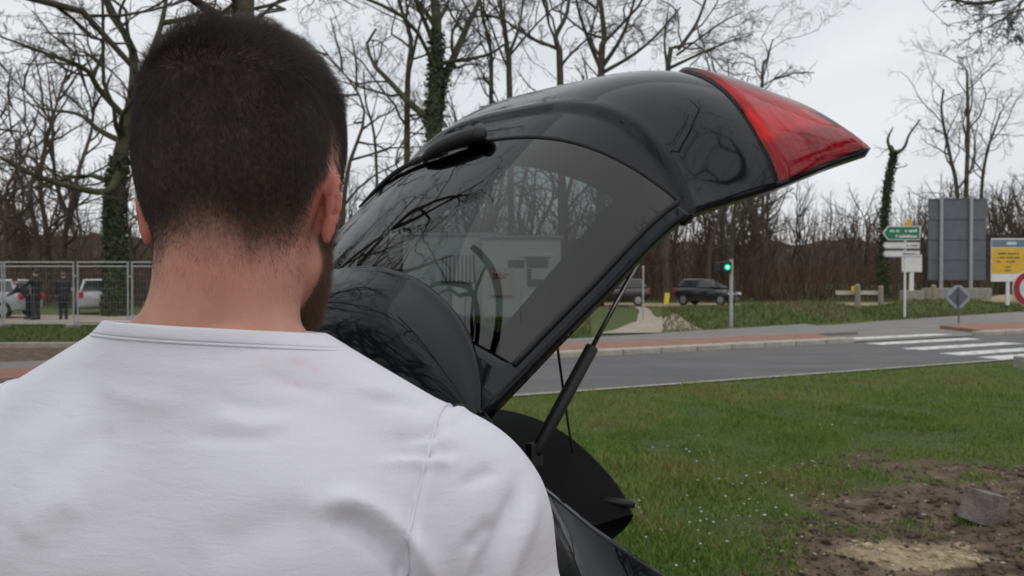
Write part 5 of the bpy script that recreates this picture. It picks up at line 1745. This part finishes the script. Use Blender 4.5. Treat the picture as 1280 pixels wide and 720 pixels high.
def marks(par, rows, loc, m, h, y=-.012):
    """lines of print too small to read: short dashes of differing length"""
    mb = MB()
    for (x0, x1, z, seed) in rows:
        r = random.Random(seed); x = x0
        while x < x1 - h:
            w = min(r.uniform(.45, .8) * h, x1 - x); hh = h * r.choice((.75, .8, 1.0))
            mb.box((x + w / 2, 0, z + (hh - h) / 2), (w * .86, .004, hh)); x += w + (.6 * h if r.random() < .14 else 0)
    o = mb.build('print', m, par); o['kind'] = 'stuff'; o.location = (loc[0], loc[1] + y, loc[2]); return o

# direction sign with a green arrow over two white arrows
d = 34.0; e = empty('direction_sign', (xc(1132, d), d, gz(xc(1132, d), d)))
tag(e, 'green direction arrow over two white arrows on a slim white post', 'sign')
zz = lambda py: zc(py, d) - e.location.z
post(e, 'post', 0, .06, -.1, zz(284), .045, M_WHITE)
def arrow(y0, y1, m, border, depth=.03, xl=1103, xr=1150):
    X0, X1 = xc(xl, d) - e.location.x, xc(xr, d) - e.location.x
    z0, z1 = zz(y1), zz(y0); h = z1 - z0
    ol = [(X0, (z0 + z1) / 2), (X0 + h * .38, z0), (X1, z0), (X1, z1), (X0 + h * .38, z1)]
    mb = MB(); mb.prism(ol, depth); o = mb.build('arrow_panel', border, e)
    b = .035
    il = [(X0 + b * 1.6, (z0 + z1) / 2), (X0 + h * .38 + b * .4, z0 + b), (X1 - b, z0 + b), (X1 - b, z1 - b), (X0 + h * .38 + b * .4, z1 - b)]
    mb = MB(); mb.prism(il, .006); f = mb.build('arrow_face', m, o); f.location = (0, -.008, 0)
    return o, X0, X1, z0, z1
o, X0, X1, z0, z1 = arrow(282.5, 300, M_GREEN, M_WHITE)
marks(o, [(X0 + .28, X0 + .70, z1 - .19, 1), (X0 + .88, X1 - .08, z1 - .19, 2), (X0 + .52, X1 - .08, z0 + .15, 3)], (0, 0, 0), M_WHITE, .11)
o, X0, X1, z0, z1 = arrow(302.5, 311, M_WHITE, M_GREYP); marks(o, [(X0 + .95, X1 - .06, (z0 + z1) / 2, 4)], (0, 0, 0), M_BLUEG, .08)
o, X0, X1, z0, z1 = arrow(313, 321.5, M_WHITE, M_GREYP); marks(o, [(X0 + .80, X1 - .06, (z0 + z1) / 2, 5)], (0, 0, 0), M_BLUEG, .08)
mb = MB(); mb.box((.10, .03, zz(278)), (.30, .03, .26)); o = mb.build('top_plate', M_YELLOW, e, bevel=.01)
mb = MB(); mb.box((-.03, .02, zz(276)), (.12, .10, .22)); mb.build('lamp', M_WHITE, o, bevel=.03)

# white cabinet sign on a concrete foot, seen behind the direction sign
d = 45.0; e = empty('cabinet_sign', (xc(1139.5, d), d, gz(xc(1139.5, d), d))); zz = lambda py: zc(py, d) - e.location.z
tag(e, 'blank white square sign on a thick white post with concrete foot', 'sign')
mb = MB(); mb.box((0, 0, (zz(318) + zz(340)) / 2), (1.04, .12, zz(318) - zz(340))); mb.build('panel', M_WHITE, e, bevel=.02)
mb = MB(); mb.box((0, .03, zz(352)), (.21, .12, zz(338) - zz(366))); mb.build('post', M_WHITE, e)
mb = MB(); mb.box((0, 0, (zz(363) + zz(377)) / 2 - .1), (1.0, .7, zz(363) - zz(377) + .2)); mb.build('foot', M_OLDCONC, e, bevel=.05)

# billboard seen from the back
d = 50.0; e = empty('billboard', (xc(1196, d), d, gz(xc(1196, d), d))); zz = lambda py: zc(py, d) - e.location.z
tag(e, 'large grey billboard seen from behind, on two steel posts', 'billboard')
wd = 72 / F_PX * d; z0, z1 = zz(350), zz(248)
for i in range(4):
    a = z0 + (z1 - z0) * i / 4; b = z0 + (z1 - z0) * (i + 1) / 4
    mb = MB(); mb.box((0, .02, (a + b) / 2), (wd, .05, b - a - .035)); mb.build('panel', M_SIGNBACK, e, bevel=.01)
for i in range(5):
    mb = MB(); mb.box((0, -.03, z0 + (z1 - z0) * i / 4 * .985 + .03), (wd * .99, .05, .05)); mb.build('rail', M_SIGNBACK, e)
for px in (1175, 1212):
    mb = MB(); mb.box((xc(px, d) - e.location.x, -.12, (zz(245) - .2) / 2), (.17, .12, zz(245) + .2)); mb.build('post', M_GREYP, e)
mb = MB(); mb.box((-.05, -.05, zz(366) - .05), (3.7, .9, .66)); mb.build('concrete_footing', M_OLDCONC, e, bevel=.06)

# yellow notice board
d = 44.0; e = empty('notice_board', (xc(1260, d), d, gz(xc(1260, d), d))); zz = lambda py: zc(py, d) - e.location.z
tag(e, 'yellow and white notice board on a white post near the right edge', 'sign')
wd = 43 / F_PX * d
mb = MB(); mb.box((0, 0, (zz(298) + zz(352)) / 2), (wd, .05, zz(298) - zz(352))); b_ = mb.build('board', M_WHITE, e, bevel=.01)
mb = MB(); mb.box((0, -.03, (zz(310) + zz(342)) / 2), (wd * .97, .012, zz(310) - zz(342))); y_ = mb.build('yellow_field', M_YELLOW, b_)
mb = MB(); mb.box((0, -.03, (zz(299.5) + zz(309)) / 2), (wd * .97, .012, zz(299.5) - zz(309))); g_ = mb.build('heading_field', M_BLUEG, b_)
marks(y_, [(-.55, .55, zz(317), 11), (-.6, .62, zz(322), 12), (-.62, -.28, zz(327), 13), (-.1, .4, zz(327), 14), (-.18, .14, zz(334), 15), (-.2, .2, zz(338), 16)], (0, 0, 0), M_INK, .075, -.04)
marks(g_, [(-.1, .55, zz(304), 17)], (0, 0, 0), M_WHITE, .16, -.04)
mb = MB(); mb.box((.02, .06, zz(363)), (.16, .08, zz(345) - zz(382))); mb.build('post', M_WHITE, e)

# square warning sign on its corner, seen from behind, on the island
d = 30.5; e = empty('diamond_sign', (xc(1198, d), d, .08)); zz = lambda py: zc(py, d) - e.location.z
tag(e, 'diamond-shaped grey sign back on a post on the traffic island', 'sign')
r_ = .43; zc_ = zz(371)
oc = [(r_ * math.cos(a) * (1.0), zc_ + r_ * math.sin(a)) for a in np.radians([14, 76, 104, 166, 194, 256, 284, 346])]
oc = [(x * .98, z) for x, z in oc]
mb = MB(); mb.prism(oc, .02); p_ = mb.build('plate', mat('sign_rim', (.30, .32, .34), rough=.5), e, bevel=.004)
il = [(0, zc_ - r_ * .86), (r_ * .86, zc_), (0, zc_ + r_ * .86), (-r_ * .86, zc_)]
mb = MB(); mb.prism(il, .012); q_ = mb.build('back_plate', M_SIGNBACK, p_); q_.location = (0, -.012, 0)
post(e, 'post', 0, -.045, -.1, zz(360), .030, M_SIGNBACK)

# round sign with a red ring at the right edge
d = 15.2; e = empty('round_sign', (xc(1289, d), d, gz(xc(1289, d), d))); zz = lambda py: zc(py, d) - e.location.z
tag(e, 'round white sign with a broad red rim cut off by the right edge', 'sign')
def disc(r, m, y, name, par, n=40, dep=.008):
    mb = MB(); mb.prism([(r * math.cos(2 * PI * i / n), zz(361) + r * math.sin(2 * PI * i / n)) for i in range(n)], dep); o = mb.build(name, m, par); o.location = (0, y, 0); return o
dk = disc(.330, M_WHITE, 0, 'disc', e, dep=.02); disc(.318, M_RED, -.009, 'red_rim', dk); disc(.215, M_WHITE, -.018, 'white_centre', dk)
post(e, 'post', 0, .05, -.2, zz(345), .03, M_GALV)
mb = MB(); mb.box((-.05, .0, .08), (.34, .34, .26)); mb.build('foot', M_OLDCONC, e, bevel=.03)

# traffic light on a slim post showing green
d = 26.4; e = empty('traffic_light', (xc(914, d), d, .06)); zz = lambda py: zc(py, d) - e.location.z
tag(e, 'slim grey post with a small black traffic light showing green', 'traffic light')
post(e, 'post', 0, 0, -.1, zz(324), .055, M_GALV)
mb = MB(); mb.box((-.17, -.02, zz(334)), (.30, .20, .36)); h_ = mb.build('signal_head', M_BLACKB, e, bevel=.03)
mb = MB(); mb.box((-.42, .0, zz(334)), (.20, .16, .30)); mb.build('second_head', M_BLACKB, e, bevel=.03)
mb = MB(); mb.tube([(-.15, -.12, zz(334)), (-.15, -.16, zz(334))], [.085, .08], 16); mb.build('green_lens', mat('green_lens', (.02, .35, .2), rough=.3, emit=((.03, .75, .42), 1.1)), h_)
mb = MB(); mb.tube([(-.15, -.16, zz(334)), (-.15, -.163, zz(334))], [.032, .03], 12); mb.build('lamp_core', mat('lamp_core', (.6, .9, .8), emit=((.75, 1, .88), 1.2)), h_)
mb = MB(); mb.box((-.15, -.20, zz(334) + .10), (.20, .16, .015)); mb.build('hood', M_BLACKB, h_)

# plain grey pole left of the path, rubble heap beside it
d = 30.0; e = empty('pole', (xc(804, d), d, .05)); tag(e, 'thin pale pole beside the gravel path behind the strut', 'pole')
post(e, 'shaft', 0, 0, -.1, zc(334, d) - .05, .03, M_GALV); mb = MB(); mb.tube([(0, 0, zc(334, d) - .05), (0, 0, zc(334, d) + .0)], [.036, .02], 10); mb.build('cap', M_GALV, e)
# yellow marker board on the bank
d = 45.5; e = empty('marker_board', (xc(833.5, d), d, gz(xc(833.5, d), d))); tag(e, 'small bright yellow marker board left of the black parked car', 'marker')
mb = MB(); mb.box((0, 0, .52), (.26, .05, .60), tilt=Matrix.Rotation(.12, 3, 'Y')); mb.build('board', mat('marker_yellow', (.75, .58, .05), rough=.5), e, bevel=.01)
mb = MB(); mb.box((0, .05, .2), (.06, .05, .6)); mb.build('stake', M_TIMBER, e)
# timber bollards and the pale rail between two of them
for k, (px, pt, pb, lab) in enumerate(((1072, 355, 386, 'leftmost timber post, holding the pale rail with the yellow tag'), (1101, 357, 386, 'middle timber post, at the right end of the pale rail'), (1167, 356, 388, 'lone timber post in front of the concrete footing of the billboard'))):
    d = 43.0; x = xc(px, d); g = gz(x, d)
    mb = MB(); h = zc(pt, d) - g
    mb.tube([(0, 0, -.2), (0, 0, h * .93), (0, 0, h)], [.14, .13, .07], 10)
    o = mb.build('timber_post', M_TIMBER); o.location = (x, d, g); tag(o, lab, 'post', 'timber posts')
d = 43.2; g = gz(xc(1074, d), d)
e = empty('barrier_rail', (xc(1074, d), d, g)); tag(e, 'pale horizontal rail with a yellow tag between two timber posts', 'rail')
mb = MB(); mb.box((0, .18, zc(366, d) - g), (2.25, .07, .20)); mb.build('plank', mat('pale_timber', (.50, .45, .36), rough=.85, var=.2, vscale=6), e, bevel=.01)
mb = MB(); mb.box((-.30, -.17, zc(361, d) - g), (.34, .05, .26)); mb.build('yellow_tag', M_YELLOW, e, bevel=.02)

# temporary mesh fence
def fence_panel(pl, pr, d, label):
    x0, x1 = xc(pl, d), xc(pr, d); w = x1 - x0
    e = empty('fence_panel', (x0, d, gz(x0, d))); tag(e, label, 'fence', 'temporary mesh fence panels')
    H = zc(327, d) - e.location.z
    for x in (.03, w - .03):
        post(e, 'upright', x, 0, -.05, H, .026, M_GALV)
    for z in (H - .02, H - .16, .12):
        mb = MB(); mb.tube([(0, 0, z), (w, 0, z)], .021, 8); mb.build('rail', M_GALV, e)
    mb = MB()
    for i in range(1, int(w / .10)):
        mb.tube([(i * .10, 0, .12), (i * .10, 0, H - .16)], .0017, 3, False)
    for i in range(1, 8):
        mb.tube([(0, .004, .12 + i * (H - .28) / 8), (w, .004, .12 + i * (H - .28) / 8)], .0017, 3, False)
    o = mb.build('wire_mesh', M_GALV, e)
    mb = MB(); mb.box((w - .03, 0, .05), (.24, .62, .14)); mb.build('foot', M_OLDCONC, e, bevel=.03)
    mb = MB(); mb.box((w + .02, 0, H * .78), (.12, .07, .06)); mb.build('clip', M_GALV, e)
for pl, pr, lab in ((-70, 3.5, 'mesh fence panel cut off by the left edge'), (4.5, 93, 'mesh fence panel in front of the people and the white car'), (96, 161, 'narrower mesh fence panel in front of the big ivy trunk'), (164, 232, 'mesh fence panel that runs behind the man\'s neck')):
    fence_panel(pl, pr, 28.0, lab)

# two pale site cabins seen through the tinted rear window
M_CABIN = mat('cabin_white', (.62, .64, .62), rough=.6, var=.08, vscale=2)
d = 34.0
e = empty('kiosk', (xc(652, d), d + 1.2, 0.0)); zz = lambda py: zc(py, d); tag(e, 'white kiosk with dark panes and a red notice, seen through the rear window', 'kiosk')
w = 98 / F_PX * d; H = zz(298)
mb = MB(); mb.box((0, 0, H / 2), (w, 2.4, H)); bd = mb.build('wall', M_CABIN, e, bevel=.04)
mb = MB(); mb.box((0, 0, H + .05), (w + .2, 2.6, .12)); mb.build('roof', M_GREYP, e, bevel=.02)
lx = lambda px: xc(px, d) - e.location.x
for a, b, t, u in ((635, 655, 325, 334.5), (659, 685, 324, 334.5), (659, 664, 336, 358), (664, 685, 349, 358)):
    mb = MB(); mb.box(((lx(a) + lx(b)) / 2, -1.21, (zz(t) + zz(u)) / 2), (lx(b) - lx(a), .06, zz(t) - zz(u))); o = mb.build('window', M_DKGLASS, e, bevel=.008)
mb = MB(); mb.box((lx(627), -1.215, zz(352)), (lx(643) - lx(611), .05, zz(335) - zz(371))); nt = mb.build('notice', mat('pinkish_notice', (.60, .50, .48), rough=.6, var=.1, vscale=4), e)
marks(nt, [(lx(616), lx(638), zz(343), 21), (lx(616), lx(634), zz(347), 22), (lx(613), lx(642), zz(370), 23)], (0, -1.235, 0), M_RED, .10)
mb = MB(); mb.box((lx(672), -1.28, zz(320)), (1.1, .25, .04)); mb.build('awning', M_WHITE, e)
e = empty('site_cabin', (xc(560, d), d + 2.2, 0.0)); tag(e, 'pale cabin with a slatted window, left of the kiosk behind the glass', 'cabin')
w = 120 / F_PX * d; H = zz(293); lx = lambda px: xc(px, d) - e.location.x
mb = MB(); mb.box((0, 0, H / 2), (w, 2.4, H)); mb.build('wall', mat('cabin_grey_white', (.56, .59, .57), rough=.65, var=.08, vscale=2), e, bevel=.04)
mb = MB(); mb.box((0, 0, H + .05), (w + .2, 2.6, .12)); mb.build('roof', M_GREYP, e, bevel=.02)
mb = MB(); mb.box((lx(571), -1.21, zz(336)), (1.35, .06, 1.12)); wn_ = mb.build('window', M_DKGLASS, e, bevel=.01)
for i in range(8):
    mb = MB(); mb.box((lx(571) - .58 + i * .165, -1.26, zz(336)), (.07, .03, 1.08)); mb.build('slat', M_WHITE, wn_)
# ------------------------------------------------------------------ parked cars and people in the background
M_HEADL = mat('headlamp_glass', (.75, .77, .80), rough=.15, spec=.8)
M_TAILL = mat('tail_glass', (.45, .01, .03), rough=.15, spec=.8)
M_PLATE = mat('number_plate', (.7, .7, .66), rough=.5)
def small_car(label, loc, rz, paint):
    e = empty('parked_car', loc, rz); e.scale = (.93, 1.0, 1.07); tag(e, label, 'car', 'parked cars')
    # stations along x (front is +x): x, half width, sill, waist, bonnet line
    stn = [(-1.93, .60, .42, .62, .70), (-1.88, .76, .30, .70, .92), (-1.60, .83, .24, .72, .98), (-.8, .86, .22, .72, .97), (0, .86, .22, .72, .95), (.75, .85, .22, .71, .93), (1.30, .83, .24, .68, .86), (1.75, .77, .28, .62, .74), (1.93, .58, .36, .52, .60)]
    rows = []
    for x, w, zs, zw, zt in stn:
        ring = [(0, zs), (w * .85, zs), (w * .98, zs + .08), (w, zw), (w * .96, zw + (zt - zw) * .6), (w * .84, zt), (w * .4, zt + .02), (0, zt + .025)]
        ring = ring + [(-a, b) for a, b in ring[-2:0:-1]]
        c = catmull(ring + ring[:1], 33)[:-1]
        rows.append(np.stack([np.full(32, x), c[:, 0], c[:, 1]], 1))
    nr, nc = len(rows), 32
    i, j = np.meshgrid(np.arange(nr - 1), np.arange(nc), indexing='ij')
    F = np.stack([i * nc + j, (i + 1) * nc + j, (i + 1) * nc + (j + 1) % nc, i * nc + (j + 1) % nc], -1).reshape(-1, 4)
    caps = [np.arange(nc)[None], (np.arange(nc)[::-1] + (nr - 1) * nc)[None]]
    me = mesh_np('body', np.concatenate(rows), [F] + caps, True)
    o = link('body', me, paint, e); md = o.modifiers.new('s', 'SUBSURF'); md.levels = md.render_levels = 1
    # cabin: belt outline and roof outline
    belt = [(-1.78, .70), (.95, .74)]; roof = [(-1.35, .58), (.25, .60)]
    zb, zr = .94, 1.44
    B = [(-1.84, -.72), (1.12, -.74), (1.12, .74), (-1.84, .72)]; T = [(-1.40, -.54), (.10, -.57), (.10, .57), (-1.40, .54)]
    mb = MB(); mb.add([(x, y, zb) for x, y in B] + [(x, y, zr) for x, y in T], [(0, 1, 2, 3), (4, 7, 6, 5), (0, 4, 5, 1), (1, 5, 6, 2), (2, 6, 7, 3), (3, 7, 4, 0)])
    o = mb.build('cabin', paint, e, smooth=True, bevel=.11)
    def pane(a, b, c, d_, name, out):
        q = [np.array(p, float) for p in (a, b, c, d_)]
        n = np.cross(q[1] - q[0], q[3] - q[0]); n /= np.linalg.norm(n)
        if n @ out < 0: n = -n
        mb = MB(); mb.add([p + n * .012 for p in q], [(0, 1, 2, 3)]); mb.build(name, M_DKGLASS, e)
    def lerp(u, v, t): return tuple(np.array(u) * (1 - t) + np.array(v) * t)
    for sd in (-1, 1):
        b0, b1 = (-1.74, sd * .725, zb), (1.05, sd * .745, zb); t0, t1 = (-1.38, sd * .545, zr), (.08, sd * .575, zr)
        def pt(u, v): return lerp(lerp(b0, b1, u), lerp(t0, t1, u), v)
        for u0, u1 in ((.06, .44), (.47, .93)):
            pane(pt(u0, .10), pt(u1, .10), pt(u1, .86), pt(u0, .86), 'side_window', np.array([0, sd, .3]))
    pane((1.09, -.64, .965), (1.09, .64, .965), (.19, .50, 1.395), (.19, -.50, 1.395), 'windscreen', np.array([1, 0, .5]))
    pane((-1.81, -.62, .98), (-1.81, .62, .98), (-1.46, .48, 1.38), (-1.46, -.48, 1.38), 'rear_window', np.array([-1, 0, .4]))
    for sd in (-1, 1):
        mb = MB(); mb.box((1.80, sd * .58, .64), (.26, .30, .15)); mb.build('headlamp', M_HEADL, e, bevel=.05)
        mb = MB(); mb.box((-1.86, sd * .66, .80), (.14, .20, .26)); mb.build('tail_lamp', M_TAILL, e, bevel=.04)
        mb = MB(); mb.box((.75, sd * .92, 1.0), (.12, .16, .11)); mb.build('wing_mirror', paint, e, bevel=.03)
        for x in (-1.22, 1.25):
            mb = MB(); mb.tube([(x, sd * .70, .30), (x, sd * .74, .30), (x, sd * .86, .30), (x, sd * .875, .30)], [.30, .31, .31, .27], 20); w_ = mb.build('wheel', M_TYRE, e)
            mb = MB(); mb.tube([(x, sd * .80, .30), (x, sd * .882, .30), (x, sd * .89, .30)], [.20, .20, .06], 14); mb.build('rim', M_RIM, w_)
    mb = MB(); mb.box((-1.93, 0, .72), (.03, .50, .11)); mb.build('number_plate', M_PLATE, e)
    return e
def car_paint(name, c): return mat(name, c, rough=.25, coat=.8)
d = 50.0
small_car('black hatchback parked beyond the bank, its bonnet towards the traffic light', (xc(884, d), d, gz(xc(884, d), d) + .02), math.radians(-36), car_paint('near_black_paint', (.010, .011, .014)))
small_car('dark car with a red tail lamp showing behind the gas strut', (xc(770, d), d - 1, gz(xc(770, d), d - 1) + .02), math.radians(172), car_paint('dark_plum_paint', (.016, .010, .012)))
d = 34.5
small_car('silver hatchback at the left edge behind the mesh fence', (xc(-12, d), d, .03), math.radians(176), car_paint('silver_paint', (.30, .32, .34)))
small_car('white car seen from behind between the two standing people', (xc(60, d), d + 4.0, .03), math.radians(118), car_paint('white_paint', (.45, .45, .47)))

def far_person(label, loc, yaw, jacket, trousers, skin, hairc, lean=0.0, arm_fwd=(.1, .1), scale=1.0):
    e = empty('person', loc, yaw); e.scale = (scale,) * 3; tag(e, label, 'person', 'people by the parked cars')
    L = rotx(-lean)
    def up(p):      # everything above the hips leans forward together
        p = np.asarray(p, float); return (L @ (p - (0, 0, .95))) + (0, 0, .95)
    def limbs(sd):
        sh = up((sd * .19, 0, 1.43)); a = arm_fwd[0 if sd < 0 else 1]
        el = sh + np.array([sd * .03, math.sin(a) * .29, -math.cos(a) * .29])
        wr = el + np.array([-sd * .02, math.sin(a + .5) * .25, -math.cos(a + .5) * .25])
        return sh, el, wr
    def field(lo, hi, st=.018): return Field(*[np.arange(a, b, st) for a, b in zip(lo, hi)])
    lo, hi = (-.42, -.35, -.02), (.42, .75, 1.86)
    f = field(lo, hi)
    f.cone((0, 0, .95), up((0, 0, 1.36)), .14, .15, .03)
    f.cone(up((0, 0, 1.40)), up((0, .0, 1.60)), .06, .055, .03)
    f.ell(up((0, .015, 1.70)), (.078, .098, .118), .02); f.ell(up((0, .06, 1.635)), (.05, .05, .06), .02); f.cone(up((0, .105, 1.70)), up((0, .125, 1.665)), .012, .016, .01)
    for sd in (-1, 1):
        f.ell(up((sd * .082, 0, 1.69)), (.012, .022, .035), .01)
        sh, el, wr = limbs(sd)
        f.cone(sh, el, .05, .042, .03); f.cone(el, wr, .04, .03, .02); v = unit(wr - el); f.cone(wr, wr + v * .10, .032, .026, .02); f.cone(wr + v * .03, wr + v * .07 + np.array([-sd * .03, .02, 0]), .016, .014, .01)
        f.cone((sd * .085, 0, .92), (sd * .09, .02, .50), .085, .06, .02); f.cone((sd * .09, .02, .50), (sd * .095, -.01, .08), .056, .04, .02); f.cone((sd * .095, -.02, .05), (sd * .11, .15, .04), .042, .036, .02)
    V, F = f.mesh(); b = link('body', mesh_np('body', relax(V, F, 1), F, True), skin, e)
    f = field(lo, hi)
    f.cone((0, 0, .86), up((0, 0, 1.15)), .165, .16, .03); f.cone(up((0, 0, 1.12)), up((0, -.01, 1.38)), .165, .165, .04); f.cone(up((-.15, 0, 1.43)), up((.15, 0, 1.43)), .085, .085, .04); f.cone(up((0, 0, 1.45)), up((0, .0, 1.54)), .085, .075, .02)
    for sd in (-1, 1):
        sh, el, wr = limbs(sd); f.cone(sh, el, .072, .062, .04); f.cone(el, wr, .062, .048, .02)
    V, F = f.mesh(); V = relax(V, F, 1); Nn = vnormals(V, F); V += Nn * (.012 * fbm(V[:, 0] * 11, V[:, 1] * 11, V[:, 2] * 9, oct=3, seed=5))[:, None]
    link('jacket', mesh_np('jacket', V, F, True), jacket, b)
    f = field(lo, hi)
    f.cone((0, 0, .93), (0, 0, .86), .155, .15, .03)
    for sd in (-1, 1):
        f.cone((sd * .085, 0, .88), (sd * .09, .02, .50), .105, .08, .02); f.cone((sd * .09, .02, .50), (sd * .095, -.01, .09), .078, .066, .02)
    V, F = f.mesh(); link('trousers', mesh_np('trousers', relax(V, F, 1), F, True), trousers, b)
    f = field(lo, hi, .014)
    f.ell(up((0, -.008, 1.735)), (.088, .102, .092), .02); f.ell(up((0, .10, 1.66)), (.09, .075, .09), .01, op='s')
    V, F = f.mesh(); link('hair', mesh_np('hair', relax(V, F, 1), F, True), hairc, b)
    for sd in (-1, 1):
        f = Field(np.arange(-.07, .08, .011), np.arange(-.1, .2, .011), np.arange(-.01, .12, .011)); f.cone((0, -.03, .05), (sd * .01, .14, .042), .05, .042, .02)
        V, F = f.mesh(); o = link('shoe', mesh_np('shoe', V, F, True), M_SHOE, b); o.location = (sd * .095, 0, 0)
    return e
M_J1 = mat('black_jacket', (.012, .011, .013), rough=.8, bump=.3, bscale=60); M_J2 = mat('dark_jacket', (.014, .016, .020), rough=.8, bump=.3, bscale=60); M_J3 = mat('navy_jacket', (.014, .019, .036), rough=.8, bump=.3, bscale=60)
M_T1 = mat('grey_trousers', (.035, .033, .033), rough=.9); M_T2 = mat('dark_trousers', (.016, .017, .022), rough=.9)
M_SK2 = mat('face_skin', sr(190, 140, 120), rough=.6)
d = 32.3
far_person('person in black jacket and grey trousers with an arm stretched to the left', (xc(45, d), d, .03), math.radians(70), M_J1, M_T1, M_SK2, mat('dark_hair', (.015, .011, .009), rough=.6), arm_fwd=(.9, .7), scale=1.04)
far_person('person in dark clothes standing upright at the right of the group', (xc(74, d), d + .3, .03), math.radians(40), M_J2, M_T2, M_SK2, mat('grey_brown_hair', (.09, .075, .06), rough=.7), arm_fwd=(.25, .35), scale=.99)
far_person('person in navy jacket stooping beside the silver hatchback', (xc(27, d), d + .5, .03), math.radians(100), M_J3, mat('navy_trousers', (.012, .016, .032), rough=.9), M_SK2, mat('dark_hair_navy', (.012, .011, .011), rough=.7), lean=.75, arm_fwd=(.6, .8), scale=.97)
